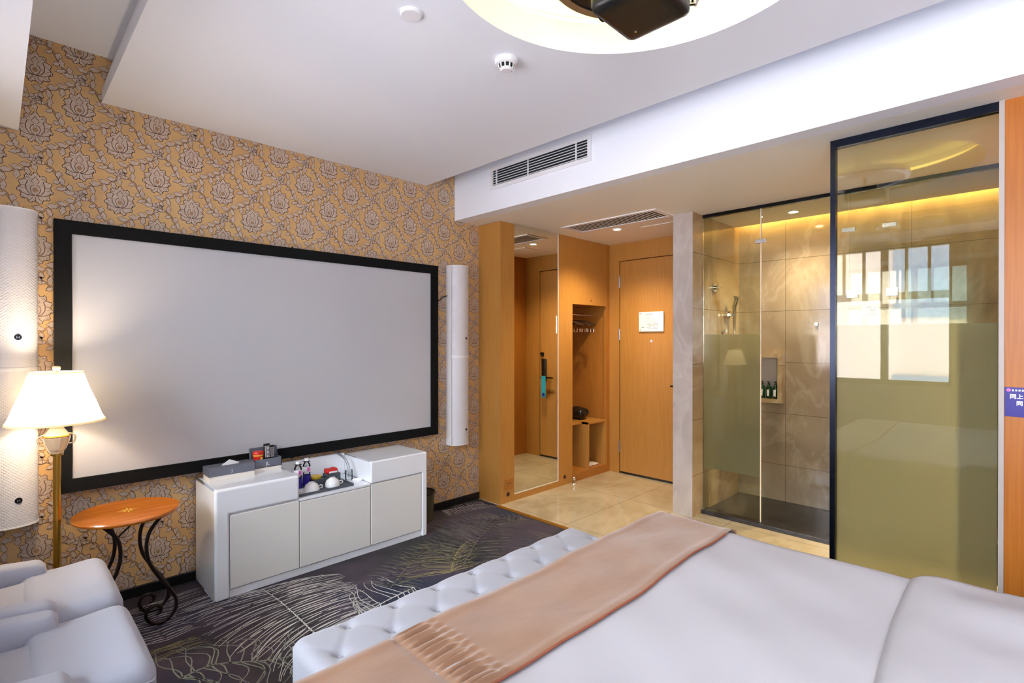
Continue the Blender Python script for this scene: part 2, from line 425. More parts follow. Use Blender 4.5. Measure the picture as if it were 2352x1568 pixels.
def feather(spine, n, mi, w, la, lb, da0, da1, db0, db1, wob=.02, sp=True, bend=.25, jit=.12):
    """strands leave the spine on both sides; da/db are directions at the root end (0) and the tip (1)"""
    P = spline([(p[0], p[1], 0) for p in spine], 10)
    b.mi = mi
    if sp: ribbon(b, [(p.x, p.y) for p in P], w * 1.6, fz)
    for side, (ln, d0, d1) in enumerate(((la, da0, da1), (lb, db0, db1))):
        if not ln: continue
        for i in range(n):
            t = (i + random.uniform(-.3, .3)) / n; t = min(max(t, 0), 1); p = P[min(int(t * (len(P) - 1)), len(P) - 1)]
            l0, l1 = ln if isinstance(ln, tuple) else (ln, ln)
            d = Vector((d0[0] * (1 - t) + d1[0] * t, d0[1] * (1 - t) + d1[1] * t)).normalized()
            le = (l0 * (1 - t) + l1 * t) * random.uniform(1 - jit * 1.6, 1 + jit * .4)
            q = Vector((-d.y, d.x)); cv = bend * (1 if side == 0 else -1) * random.uniform(.7, 1.3); ph = random.uniform(0, 6); pts = []
            for k in range(9):
                s_ = k / 8; off = cv * le * (s_ * s_ - s_) + wob * le * math.sin(ph + 5 * s_) * s_
                pts.append((p.x + d.x * le * s_ + q.x * off, p.y + d.y * le * s_ + q.y * off))
            if pts[-1][0] > XR - .03 or pts[-1][1] > YS: continue
            ribbon(b, pts, w, fz)
feather([(.996, 2.20), (1.0, 2.436), (.997, 2.64), (.982, 2.83)], 46, 1, .0055, (.30, .40), (.33, .36), (-.72, -.7), (-1, .16), (1, .02), (1, -.2), wob=.05)
feather([(.86, 2.93), (.95, 2.86)], 8, 1, .005, .30, 0, (-1, 0), (-1, -.15), (1, 0), (1, 0), sp=False)
feather([(1.80, 2.28), (1.90, 2.39), (2.07, 2.53)], 22, 4, .0045, (.36, .30), (.18, .16), (-1, .35), (-.7, 1), (1, -.2), (1, .1), wob=.12)
feather([(1.46, 2.36), (1.75, 2.56), (2.12, 2.68)], 60, 2, .0038, (.20, .12), (.18, .10), (-.5, 1), (.1, 1), (.4, -1), (.9, -.6), wob=.04)
feather([(1.9, 2.30), (2.25, 2.55), (2.6, 2.72)], 58, 2, .005, (.34, .22), (.24, .22), (-.3, 1), (.2, 1), (.7, -.7), (1, -.5), wob=.06)
feather([(2.1, 2.86), (2.4, 2.80), (2.72, 2.60)], 46, 2, .004, (.22, .12), (.26, .2), (-.3, 1), (.5, .8), (.2, -1), (.4, -1), wob=.05)
feather([(2.40, 3.15), (2.6, 3.10), (2.75, 3.05)], 22, 1, .004, .08, .13, (0, 1), (.5, 1), (-.3, -1), (.3, -1))
feather([(.52, 3.05), (.50, 2.85), (.53, 2.62)], 30, 1, .0045, (.10, .14), (.10, .13), (-1, -.1), (-1, .1), (1, -.1), (1, .1), wob=.08, sp=False)
feather([(.53, 2.58), (.56, 2.48)], 8, 4, .004, .12, .1, (-1, 0), (-1, 0), (1, 0), (1, 0), wob=.1, sp=False)
feather([(.50, 2.30), (.62, 2.30), (.78, 2.18), (.95, 2.1)], 16, 3, .006, (.26, .2), (.24, .25), (-.4, 1), (.3, 1), (.2, -1), (-.4, -1), wob=.22, sp=True, bend=.6)
feather([(1.55, 2.28), (1.25, 2.22), (1.1, 2.0), (1.2, 1.8)], 26, 1, .005, (.25, .3), (.25, .3), (0, -1), (-1, -.3), (-.3, 1), (1, .2), wob=.08)
feather([(.62, 3.06), (.60, 2.96)], 6, 1, .004, .0, .15, (-1, 0), (-1, 0), (1, .1), (1, .1), sp=False)
feather([(2.3, 2.0), (2.45, 2.15), (2.62, 2.25)], 30, 2, .004, .22, .2, (-1, .6), (-.3, 1), (.6, -1), (1, -.4))
feather([(.2, 1.3), (.4, 1.5), (.45, 1.8)], 30, 1, .005, .28, .24, (-1, -.2), (-1, .3), (1, -.4), (1, .2))
carpet = b.build('carpet', [M['carpet'], M['yarn_cream'], M['yarn_grey'], M['yarn_green'], M['yarn_gold']], org=(0, 0, 0), recalc=False)
for p in carpet.data.polygons: pass
carpet['kind'] = 'structure'

# ---- wallpaper wall
def flower(b, cx, cz, y, sc=1.0):
    F = lambda u, v: (cx + u * sc, y, cz + v * sc)
    Fi = lambda u, v: (cx + u * sc, y - .0004, cz + v * sc)
    def fill(pts): b.mi = 1; b.bm.faces.new([b.bm.verts.new(F(*p)) for p in pts]).material_index = 1
    def line(pts, w=.0027): b.mi = 2; ribbon(b, pts, w, Fi, taper=False)
    # serrated outer silhouette
    out = []
    N = 88
    for k in range(N + 1):
        a = PI / 2 + 2 * PI * k / N
        rx, rz = .057, .066
        lob = .98 + .10 * math.cos(11 * (a - PI / 2)) + .035 * (1 if k % 2 else -1) + .07 * max(0, math.cos(a - PI / 2)) ** 8 + .05 * max(0, -math.sin(2 * a + .5) * (1 if math.cos(a) > 0 else -1))
        sh = 1 - .10 * math.cos(2 * (a - PI / 2)) * 0
        out.append((rx * lob * math.cos(a), rz * lob * math.sin(a) * (1 if math.sin(a) > 0 else .92)))
    fill(out[:-1]); line(out)
    # cup petals
    for s_ in (-1, 1):
        line([(s_ * x, z) for x, z in ((.002, -.030), (.020, -.024), (.031, -.006), (.032, .016), (.026, .034))], .0028)
        line([(s_ * x, z) for x, z in ((.001, -.028), (.013, -.018), (.018, -.002), (.014, .012), (.004, .018))], .0022)
        line([(s_ * x, z) for x, z in ((.004, -.031), (.028, -.030), (.046, -.022), (.054, -.010))], .0026)
        line([(s_ * x, z) for x, z in ((.034, .010), (.044, .012), (.050, .006))], .0018)
        line([(s_ * x, z) for x, z in ((.026, .034), (.034, .040), (.030, .048), (.020, .050))], .0020)
        line([(s_ * x, z) for x, z in ((.008, -.036), (.016, -.050), (.026, -.056))], .0020)
        line([(s_ * x, z) for x, z in ((.036, -.036), (.044, -.042), (.036, -.050))], .0018)
        line([(s_ * x, z) for x, z in ((.006, .024), (.014, .034), (.008, .044), (.0, .056))], .0018)
        line([(s_ * x, z) for x, z in ((.040, -.004), (.050, .0), (.056, .010))], .0016)
    b.mi = 3
    pts = [(.010 * math.cos(k * PI / 4), -.006 + .011 * math.sin(k * PI / 4)) for k in range(8)]
    b.bm.faces.new([b.bm.verts.new(Fi(*p)) for p in pts]).material_index = 3
    for q in range(3): line([(-.010 + .002 * q, -.004 + .006 * q), (0, -.012 + .006 * q), (.010 - .002 * q, -.004 + .006 * q)], .0014)
    line([(0, -.034), (0, -.060)], .0016)
def leaf(b, x, z, a, l, w, y, cup=True):
    F = lambda u, v: (u, y, v); Fi = lambda u, v: (u, y - .0004, v)
    ca, sa = math.cos(a), math.sin(a)
    T = lambda u, v: (x + u * ca - v * sa, z + u * sa + v * ca)
    up = [T(l * t, w * math.sin(PI * t ** .8) * (1 + .25 * math.sin(14 * t))) for t in [i / 6 for i in range(7)]]
    dn = [T(l * t, -w * math.sin(PI * t ** .8) * (1 + .25 * math.sin(14 * t))) for t in [i / 6 for i in range(5, 0, -1)]]
    b.bm.faces.new([b.bm.verts.new(F(*p)) for p in up + dn]).material_index = 1
    b.mi = 2; ribbon(b, up, .0018, Fi, taper=False); ribbon(b, dn[::-1] , .0014, Fi, taper=False)
def vine(b, x0, z0, x1, z1, y):
    rnd = random.Random(int((x1 > x0) * 2 + (z1 > z0)))
    Fi = lambda u, v: (u, y - .0003, v)
    d = Vector((x1 - x0, z1 - z0)); q = Vector((-d.y, d.x)); P = []
    for k in range(13):
        t = k / 12; o = .07 * math.sin(2 * PI * t); P.append((x0 + d.x * t + q.x * o, z0 + d.y * t + q.y * o))
    b.mi = 3; ribbon(b, P, .008, lambda u, v: (u, y, v), taper=False)
    b.mi = 2
    for sgn in (-1, 1):
        ribbon(b, [(p[0] + sgn * q.x * .022, p[1] + sgn * q.y * .022) for p in P[:13]], .0015, Fi, taper=False)
    A = math.atan2(d.y, d.x)
    for k, (t, s_) in enumerate(((.09, 1), (.18, -1), (.28, 1), (.38, -1), (.48, 1), (.58, -1), (.68, 1), (.80, -1), (.9, 1))):
        i = int(t * 12); leaf(b, P[i][0], P[i][1], A + s_ * rnd.uniform(.6, 1.2), rnd.uniform(.030, .046), rnd.uniform(.009, .013), y - .0004 - .0001 * k - (.0008 if z1 > z0 else 0))
def wall_paper():
    b = B(); px, pz = .155, .137
    y0 = YS
    b.box((XW, YS, -.02), (2.84, YS + .08, ZU + .12))
    fx, fz_ = .286, 2.397
    i0 = int((XW - fx) / px) - 1; i1 = int((2.84 - fx) / px) + 1
    y = YS - .0008
    for i in range(i0, i1 + 1):
        for j in range(-20, 4):
            if (i + j) % 2: continue
            x = fx + i * px; z = fz_ + j * pz
            if x < XW + .06 or x > 2.84 - .02 or z < .06 or z > ZU: continue
            if .34 < x < 2.2 and .74 < z < 1.70: continue
            if .95 < x < 1.85 and z < .45: continue
            flower(b, x, z, y)
            # rosette at the lattice node beside each flower, and two vines
            for k in range(6):
                leaf(b, x + px, z, k * PI / 3 + .3, .030, .010, y - .0012 - .0001 * k)
            vine(b, x + px, z, x, z + pz, y); vine(b, x + px, z, x, z - pz, y)
    bmesh.ops.delete(b.bm, geom=[v for v in b.bm.verts if v.co.x > 2.86 or v.co.x < XW - .02], context='VERTS')
    o = b.build('wall_screen', [M['paper'], M['petal'], M['ink'], M['ink2']], org=(0, 0, 0), recalc=False)
    return struct(o)
wall_paper()
struct(B().box((XW, YS - .014, 0), (2.808, YS, .052), .002).build('baseboard_screen', M['black_trim']))

# ---- remaining walls
struct(B().box((XW - .1, YB - .1, 0), (XR + .12, YB, ZU + .1)).build('wall_back', M['white']))
wf = B()   # window wall with two openings, the second one added for light
o1 = (.50, 2.62, .85, 2.25); o2 = (-1.05, -.12, .85, 2.25)
wf.box((XW - .2, YB - .1, 0), (XW, YS + .08, .85)); wf.box((XW - .2, YB - .1, 2.25), (XW, YS + .08, ZU + .1))
wf.box((XW - .2, YB - .1, .85), (XW, o2[0], 2.25)); wf.box((XW - .2, o2[1], .85), (XW, o1[0], 2.25)); wf.box((XW - .2, o1[1], .85), (XW, YS + .08, 2.25))
struct(wf.build('wall_window', M['white']))
def window(name, y0, y1, n):
    f = B(); x0, x1 = XW - .16, XW - .10
    f.box((x0, y0, .85), (x1, y1, .90)); f.box((x0, y0, 2.20), (x1, y1, 2.25)); f.box((x0, y0, 1.70), (x1, y1, 1.77))
    for k in range(n + 1):
        y = y0 + (y1 - y0) * k / n; f.box((x0 - .002, max(y - .03, y0), .86), (x1 + .002, min(y + .03, y1), 2.24))
        for j in (1, 2):
            yj = y + (y1 - y0) / n * j / 3
            if k < n: f.box((x0 + .01, yj - .012, 1.75), (x1 - .01, yj + .012, 2.22))
    w = struct(f.build(name, M['frame_grey']))
    B().box((x0 + .025, y0 + .01, .88), (x0 + .031, y1 - .01, 2.22)).build('window_pane', M['window_glass'], w)
    return w
window('window_1', .50, 2.62, 4); window('window_added', -1.05, -.12, 2)  # second window is out of view, added to light the bed
# light well outside: a pink building across the street
bl = thing('apartment_building', 'pink rendered apartment building across the street outside the window', 'building', (-9, 3, -12))
f = B(); f.box((-10, -14, -12), (-9, 20, 4.2)); f.build('facade_wall', M['facade'], bl)
for i in range(10):
    for j in range(5):
        y = -12 + i * 3.1; z = -9.8 + j * 2.9
        g = B(); g.box((-9.02, y, z), (-8.93, y + 1.8, z + 1.6)); g.build('facade_window', M['facade_glass'], bl)

# bathroom / foyer shell
struct(B().box((XR, YB, 0), (XR + .12, .068, ZF)).build('wall_right', M['panel_wood']))
struct(B().box((XS, YB - .1, 0), (XS + .1, 1.735, ZF + .14)).build('wall_shower', M['marble_wall'], org=(0, 0, 0)))
# niche in the shower wall is a shallow framed box set on it
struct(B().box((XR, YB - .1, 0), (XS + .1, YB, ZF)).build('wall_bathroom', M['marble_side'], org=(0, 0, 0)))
wd = B()   # entrance wall round the door opening
wd.box((XD, 1.79, 0), (XD + .12, 2.01, ZF)); wd.box((XD, 2.83, 0), (XD + .12, 3.55, ZF)); wd.box((XD, 2.01, 2.066), (XD + .12, 2.83, ZF))
struct(wd.build('wall_entrance', M['wood']))
struct(B().box((XD + .13, 1.79, -.02), (XD + .2, 3.55, ZF)).build('wall_backing', M['foyer_white']))  # unseen backing added to stop sky light leaking round the door
b = B(); b.box((3.6, 1.736, 0), (3.765, 1.89, ZF)); b.mi = 1; b.poly([(3.6, 1.735, 0), (3.766, 1.735, 0), (3.766, 1.735, ZF), (3.6, 1.735, ZF)]); struct(b.build('pillar', [M['marble_pillar'], M['marble_side']], org=(0, 0, 0)))  # -Y face gets yellower marble: warm light put into its colour
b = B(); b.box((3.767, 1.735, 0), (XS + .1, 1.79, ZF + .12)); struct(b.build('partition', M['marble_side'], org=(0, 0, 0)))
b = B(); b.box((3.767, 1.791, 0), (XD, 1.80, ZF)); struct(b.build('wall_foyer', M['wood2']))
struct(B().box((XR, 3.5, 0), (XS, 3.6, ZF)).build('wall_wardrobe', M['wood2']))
# grey stone jamb beside the tall glass
struct(B().box((XR - .006, .068, 0), (XR + .05, .084, ZF)).build('trim_2', M['stone_grey']))
# ceilings
c = B(); c.box((XW - .1, YB - .1, ZU), (2.62, YS + .05, ZU + .1)); struct(c.build('ceiling', M['white']))
c = B(); c.box((2.56, YB - .1, ZF), (2.66, YS + .05, ZU)); c.build('ceiling_beam', M['white'])['kind'] = 'structure'
c = B(); c.box((2.661, YB - .1, ZF), (4.37, 3.55, ZF + .05)); c.box((4.37, 1.74, ZF), (XS + .1, 3.55, ZF + .05)); c.box((4.33, YB - .1, ZF + .13), (XS + .1, 1.735, ZF + .18)); c.box((4.34, YB - .1, ZF + .05), (4.37, 1.735, ZF + .14))
struct(c.build('ceiling_foyer', M['foyer_white']))
c = B(); c.box((XW + .24, YB, ZF), (.076, YS - .001, ZU - .001)); struct(c.build('window_beam', M['white']))
# lowered panel with the round recess
CX, CY, CR = 1.315, .79, .605
def lowered():
    b = B(); x0, x1, y0, y1 = .37, 2.29, YB + .001, YS - .001
    angs = sorted(set([2 * PI * k / 96 for k in range(96)] + [math.atan2(yy - CY, xx - CX) % (2 * PI) for xx in (x0, x1) for yy in (y0, y1)]))
    def edge(a):
        dx, dy = math.cos(a), math.sin(a); t = 1e9
        if dx > 1e-9: t = min(t, (x1 - CX) / dx)
        if dx < -1e-9: t = min(t, (x0 - CX) / dx)
        if dy > 1e-9: t = min(t, (y1 - CY) / dy)
        if dy < -1e-9: t = min(t, (y0 - CY) / dy)
        return (CX + dx * t, CY + dy * t)
    n = len(angs); I = [(CX + CR * math.cos(a), CY + CR * math.sin(a)) for a in angs]; O = [edge(a) for a in angs]
    V = lambda p, z: b.bm.verts.new((p[0], p[1], z))
    vi = [V(p, ZL) for p in I]; vo = [V(p, ZL) for p in O]; vt = [V(p, ZL + .12) for p in I]
    big = [(CX + (CR + .13) * math.cos(a), CY + (CR + .13) * math.sin(a)) for a in angs]
    vb = [V(p, ZL + .12) for p in big]; vu = [V(p, ZU - .001) for p in big]
    for i in range(n):
        j = (i + 1) % n
        for q in ([vi[i], vo[i], vo[j], vi[j]], [vi[i], vi[j], vt[j], vt[i]], [vt[i], vt[j], vb[j], vb[i]], [vb[i], vb[j], vu[j], vu[i]]):
            b.bm.faces.new(q)
    # outer sides: a small lip, then a face that leans back
    L = lambda *p: b.poly(p)
    zl = ZL + .06; s_ = .045
    L((x0, y0, ZL), (x0, y1, ZL), (x0, y1, zl), (x0, y0, zl)); L((x0, y0, zl), (x0, y1, zl), (x0 + s_, y1, ZU), (x0 + s_, y0, ZU))
    L((x1, y0, ZL), (x1, y1, ZL), (x1, y1, zl), (x1, y0, zl)); L((x1, y0, zl), (x1, y1, zl), (x1 - s_, y1, ZU), (x1 - s_, y0, ZU))
    o = b.build('ceiling_panel', M['white'], org=(0, 0, 0), recalc=False); struct(o)
lowered()
led = B(); led.tube([(CX + (CR + .06) * math.cos(a), CY + (CR + .06) * math.sin(a), ZL + .145) for a in [2 * PI * k / 72 for k in range(72)]], .012, 8, closed=True)
tag(led.build('led_ring', M['cove_glow'], smooth=True), 'warm white LED ring hidden in the round ceiling recess above the bed', 'light')
led = B(); led.box((4.372, YB, ZF + .075), (4.38, 1.72, ZF + .095))
tag(led.build('led_strip', M['bath_glow']), 'warm LED strip hidden in the ceiling slot above the shower back wall', 'light')

# ---- ceiling fittings
b = B(); b.lathe([(0, ZL - .01), (.034, ZL - .01), (.039, ZL - .006), (.040, ZL)], (1.044, 1.548), 40)
tag(b.build('ceiling_cover', M['speaker_plain'], smooth=True), 'flat round white cover plate on the lowered ceiling near the LED recess', 'cover')
sd = thing('smoke_detector', 'white domed smoke detector with dark slots on the lowered ceiling', 'smoke detector', (1.495, 1.528, ZL))
b = B(); b.lathe([(.048, ZL), (.048, ZL - .012), (.044, ZL - .020), (.034, ZL - .024)], (1.495, 1.528), 36); b.build('base', M['speaker_plain'], sd, True)
b = B(); b.lathe([(.030, ZL - .020), (.030, ZL - .036), (.0, ZL - .036)], (1.495, 1.528), 36); b.build('sensor_slot', M['slot'], sd, True)
b = B()
for k in range(10):
    a = 2 * PI * k / 10; x, y = 1.495 + .032 * math.cos(a), 1.528 + .032 * math.sin(a); b.tube([(x, y, ZL - .022), (1.495 + .028 * math.cos(a), 1.528 + .028 * math.sin(a), ZL - .040)], .0032, 6)
b.lathe([(0, ZL - .046), (.020, ZL - .046), (.026, ZL - .040), (.026, ZL - .034), (0, ZL - .034)], (1.495, 1.528), 30)
b.build('dome', M['speaker_plain'], sd, True)
def downlight(x, y, label, r=.036):
    t = thing('downlight', label, 'ceiling light', (x, y, ZF), 'recessed downlights')
    b = B(); b.lathe([(r * .72, ZF - .001), (r, ZF - .006), (r * 1.25, ZF - .004), (r * 1.28, ZF)], (x, y), 32); b.build('trim_ring', M['speaker_plain'], t, True)
    b = B(); b.lathe([(0, ZF - .004), (r * .75, ZF - .004)], (x, y), 28); b.build('lens', M['lamp_glow'], t)
    return t
downlight(3.717, 2.462, 'round lit downlight in the entrance ceiling beside the long air grille')
downlight(4.122, 1.217, 'round lit downlight above the shower, seen through the glass')
downlight(3.35, -.55, 'round lit downlight added unseen in the bathroom passage behind the orange wood wall')  # out of view, added to warm and brighten the passage
# ceiling air grille of the foyer
g = thing('ceiling_grille', 'long white ceiling air grille with many short bars in the entrance', 'air vent', (3.46, 2.31, ZF))
b = B(); x0, x1, y0, y1 = 3.325, 3.61, 1.88, 2.75
ring4(b, 2, ZF - .008, ZF, x0, x1, y0, y1, .03)
b.build('vent_frame', M['speaker_plain'], g)
B().box((x0 + .02, y0 + .02, ZF - .0015), (x1 - .02, y1 - .02, ZF - .0005)).build('duct', M['slot'], g)
b = B(); n = 27
for k in range(n):
    y = y0 + .045 + (y1 - y0 - .09) * k / (n - 1); b.box((x0 + .028, y - .005, ZF - .004), (x1 - .028, y + .004, ZF - .0025))
b.build('louver', M['speaker_plain'], g)
b = B(); b.box((3.79, 1.93, ZF - .004), (4.12, 2.28, ZF))
tag(b.build('access_hatch', M['foyer_white']), 'flat square white access hatch in the entrance ceiling', 'hatch')
# air conditioner grille on the beam
g = thing('wall_grille', 'white rectangular air conditioning grille with horizontal louvres on the ceiling beam', 'air vent', (2.56, 2.32, 2.47))
b = B(); y0, y1, z0, z1 = 1.875, 2.775, 2.385, 2.548; X = 2.56
ring4(b, 0, X - .012, X, y0, y1, z0, z1, .026)
b.build('vent_frame', M['speaker_plain'], g)
B().box((X - .002, y0 + .02, z0 + .02), (X - .0005, y1 - .02, z1 - .02)).build('duct', M['slot'], g)
b = B()
for k in range(7):
    z = z0 + .031 + (z1 - z0 - .058) * k / 6; b.prism([(X - .003, z + .004), (X - .013, z - .002), (X - .013, z + .001), (X - .003, z + .008)], 1, y0 + .025, y1 - .025)
for yy in (1.99, 2.40, 2.71): b.box((X - .011, yy - .004, z0 + .024), (X - .003, yy + .004, z1 - .024))
b.build('louver', M['speaker_plain'], g)
# projector hanging in the recess
pj = thing('projector', 'black projector hanging upside down from the round ceiling recess', 'projector', (1.34, .81, 2.25))
b = B(); b.soft((1.225, .70, 2.25), (1.452, .912, 2.345), .022, (10, 10, 6)); b.build('housing', M['black'], pj, True, ang=60)
b = B()
for i in range(3):
    for j in range(4): b.cyl((1.385 + .009 * i - .004 * (j % 2), .745 + .009 * j, 2.2495), (1.385 + .009 * i - .004 * (j % 2), .745 + .009 * j, 2.251), .0022, 8)
b.build('vent', M['slot'], pj)
B().cyl((1.40, .86, 2.2492), (1.40, .86, 2.251), .004, 12).build('indicator', M['chrome'], pj)
b = B(); b.cyl((1.31, .911, 2.30), (1.31, .925, 2.30), .03); b.build('lens_barrel', M['black_metal'], pj, True)
b = B(); b.box((1.30, .77, 2.345), (1.38, .85, 2.36)); b.cyl((1.34, .81, 2.355), (1.34, .81, 2.6), .016); b.build('mount_pole', M['steel'], pj, True)
b = B(); b.tube([(1.46, .72, 2.30), (1.475, .71, 2.30), (1.475, .71, 2.345), (1.40, .77, 2.352)], .007, 8); b.tube([(1.44, .70, 2.35), (1.47, .685, 2.32), (1.485, .71, 2.30)], .005, 8)
b.build('bracket', M['chrome'], pj, True)
pl = thing('ceiling_plate', 'dark round plate with grey rim in the middle of the LED recess', 'ceiling fitting', (1.34, .81, 2.40))
b = B(); b.lathe([(0, 2.405), (.235, 2.405), (.235, 2.42), (0, 2.42)], (1.33, .82), 64); b.build('disc', M['black'], pl, True)
b = B(); b.lathe([(.235, 2.40), (.262, 2.40), (.268, 2.41), (.262, 2.44), (.235, 2.44), (.235, 2.40)], (1.33, .82), 64); b.build('rim', M['steel'], pl, True)
b = B(); b.cyl((1.33, .82, 2.42), (1.33, .82, ZU - .002), .05); b.build('stem', M['speaker_plain'], pl, True)

# ------------------------------------------------------------------ projection screen
sc = thing('projection_screen', 'large blank grey projection screen with a wide black frame on the wallpapered wall', 'screen', (1.27, 3.17, .59))
x0, x1, z0, z1 = .190, 2.352, .592, 1.853; y0, y1 = 3.135, 3.175; w = .062
b = B()
b.prism([(x0, z0), (x1, z0), (x1 - w, z0 + w), (x0 + w, z0 + w)], 1, y0, y1); b.prism([(x0, z1), (x1, z1), (x1 - w, z1 - w), (x0 + w, z1 - w)], 1, y0, y1)
b.prism([(x0, z0), (x0, z1), (x0 + w, z1 - w), (x0 + w, z0 + w)], 1, y0, y1); b.prism([(x1, z0), (x1, z1), (x1 - w, z1 - w), (x1 - w, z0 + w)], 1, y0, y1)
b.build('frame', M['velvet'], sc)
B().box((x0 + w - .01, y0 + .012, z0 + w - .01), (x1 - w + .01, y0 + .016, z1 - w + .01)).build('screen_surface', M['screen'], sc)
for xx in (x0 + .2, x1 - .26):
    for zz in (z1 - .2, z0 + .02): B().box((xx, y1, zz), (xx + .06, YS - .001, zz + .1)).build('wall_bracket', M['black'], sc)
for zz in (z0 - .002, z1 + .002):
    B().cyl((1.27, y0 + .01, zz - .006), (1.27, y0 + .01, zz + .006), .006, 10).build('knob', M['black'], sc)

# ------------------------------------------------------------------ tall wall speakers
def speaker(x0, x1, label, flat):
    t = thing('wall_speaker', label, 'speaker', ((x0 + x1) / 2, 3.15, .485), 'tall white wall speakers flanking the screen')
    z0, z1, zm = .485, 1.875, 1.17
    yb, yf = YS - .002, YS - .105
    n = 18; prof = []
    xf = x0 + flat
    prof.append((x0, yb)); prof.append((x0, yb - .03 if not flat else yb - .062))
    for k in range(n + 1):
        a = PI - PI * k / n
        cx = (x0 + x1) / 2; prof.append((cx + (x1 - x0) / 2 * math.cos(a), yb - .035 - .07 * math.sin(a)))
    prof.append((x1, yb))
    q = []
    for p in prof:
        if not q or (Vector(p) - Vector(q[-1])).length > 1e-4: q.append(p)
    for a, c_, nm in ((z0 + .004, zm - .006, 'lower_grille'), (zm + .006, z1 - .004, 'upper_grille')):
        B().prism(q, 2, a, c_).build(nm, M['speaker'], t, True, ang=40)
    b = B()
    grow = [((p[0] - (x0 + x1) / 2) * 1.02 + (x0 + x1) / 2, yb + (p[1] - yb) * 1.03) for p in q]
    for a, c_ in ((z0, z0 + .005), (z1 - .005, z1), (zm - .008, zm + .008)): B().prism(grow, 2, a, c_).build('trim_band', M['speaker_plain'], t)
    for z in (1.311, .603):
        xx = .070 if not flat else 2.590; cx = (x0 + x1) / 2; u = (xx - cx) / ((x1 - x0) / 2); yy = yb - .035 - .07 * math.sqrt(max(0, 1 - u * u))
        b = B(); b.cyl((xx, yy + .006, z), (xx, yy - .003, z), .0125 if not flat else .009, 20); bd = b.build('logo_badge', M['black_metal'], t)
        b = B(); yy2 = yy - .0035
        for dx in (-.004, .004): b.box((xx + dx - .0008, yy2 - .0006, z - .005), (xx + dx + .0008, yy2, z + .005))
        b.box((xx - .004, yy2 - .0006, z - .0008), (xx + .004, yy2, z + .0008)); b.build('logo', M['steel'], bd)
    if flat:
        b = B(); b.box((x0 - .002, yb - .065, z0), (x0 + .0, yb, z1)); b.build('side_strip', M['speaker_plain'], t)
        for z in (.51, .78, .95, 1.12, 1.15, 1.19, 1.23, 1.36, 1.53, 1.70, 1.86): B().cyl((x0 - .0035, yb - .05, z), (x0, yb - .05, z), .0025, 8).build('screw', M['steel'], t)
    return t
speaker(-.058, .137, 'tall white grille speaker on the wall behind the floor lamp', 0)
speaker(2.478, 2.655, 'tall white grille speaker on the wall between the screen and the wardrobe', .001)
b = B(); b.tube(spline([(2.36, 3.19, 1.62), (2.40, 3.185, 1.60), (2.44, 3.19, 1.63), (2.475, 3.185, 1.64)], 5), .004, 6)
tag(b.build('speaker_cable', M['black'], smooth=True), 'short black cable between the projection screen and the wall speaker', 'cable')

# ------------------------------------------------------------------ floor lamp
LX, LY = .184, 2.92
lp = thing('floor_lamp', 'lit brass floor lamp with pleated cream shade and crystal urn body', 'floor lamp', (LX, LY, 0))
b = B(); b.lathe([(0, 0), (.10, 0), (.10, .012), (.085, .022), (.03, .032), (.012, .05), (0, .05)], (LX, LY), 36); b.build('base', M['gold'], lp, True)
b = B(); b.cyl((LX, LY, .045), (LX, LY, .815), .0135, 20); b.build('pole', M['gold'], lp, True)
b = B(); b.lathe([(0, .81), (.020, .81), (.024, .825), (.030, .835), (.040, .862), (.046, .885), (.043, .897), (.036, .905), (.030, .915), (.024, .925), (.020, .94), (.024, .95), (0, .952)], (LX, LY), 14); b.build('crystal_urn', M['crystal'], lp, True, ang=10)
for pr_ in ([(.044, .888), (.0475, .892), (.044, .897)], [(.018, .81), (.022, .81), (.022, .822), (.018, .826)], [(.021, .937), (.025, .941), (.021, .945)]):
    b = B(); b.lathe(pr_, (LX, LY), 24); b.build('urn_band', M['gold'], lp, True)
for s_ in (-1, 1):
    b = B(); b.tube(spline([(LX + s_ * .040, LY, .90), (LX + s_ * .060, LY, .888), (LX + s_ * .056, LY, .86), (LX + s_ * .040, LY, .856)], 5), .0032, 6)
    b.build('urn_handle', M['crystal'], lp, True)
b = B(); pm = lambda a, z: 1 + .014 * (1 if int(round(a / (2 * PI) * 120)) % 2 else -1)
b.lathe([(.162, .952), (.150, .975), (.128, 1.04), (.105, 1.10), (.087, 1.161)], (LX, LY), 120, pm); b.build('lamp_shade', M['shade'], lp)
for r0, z0_ in ((.160, .949), (.085, 1.158)):
    b = B(); b.lathe([(r0, z0_), (r0 + .005, z0_), (r0 + .0045, z0_ + .007), (r0, z0_ + .007), (r0, z0_)], (LX, LY), 60); b.build('shade_trim', M['shade'], lp, True)
b = B(); b.cyl((LX, LY, .95), (LX, LY, 1.165), .0035, 8)
for k in range(3):
    a = 2 * PI * k / 3; b.cyl((LX, LY, 1.160), (LX + .086 * math.cos(a), LY + .086 * math.sin(a), 1.160), .0015, 6)
b.build('harp', M['gold'], lp)
b = B(); b.lathe([(0, 1.162), (.008, 1.163), (.006, 1.168), (.013, 1.174), (.0145, 1.182), (.011, 1.188), (0, 1.190)], (LX, LY), 10); b.build('finial', M['crystal'], lp, True, ang=10)
b = B(); b.lathe([(0, 1.0), (.018, 1.006), (.026, 1.03), (.022, 1.05), (.012, 1.07), (0, 1.075)], (LX + .012, LY, ), 16); b.build('bulb', M['bulb'], lp, True)

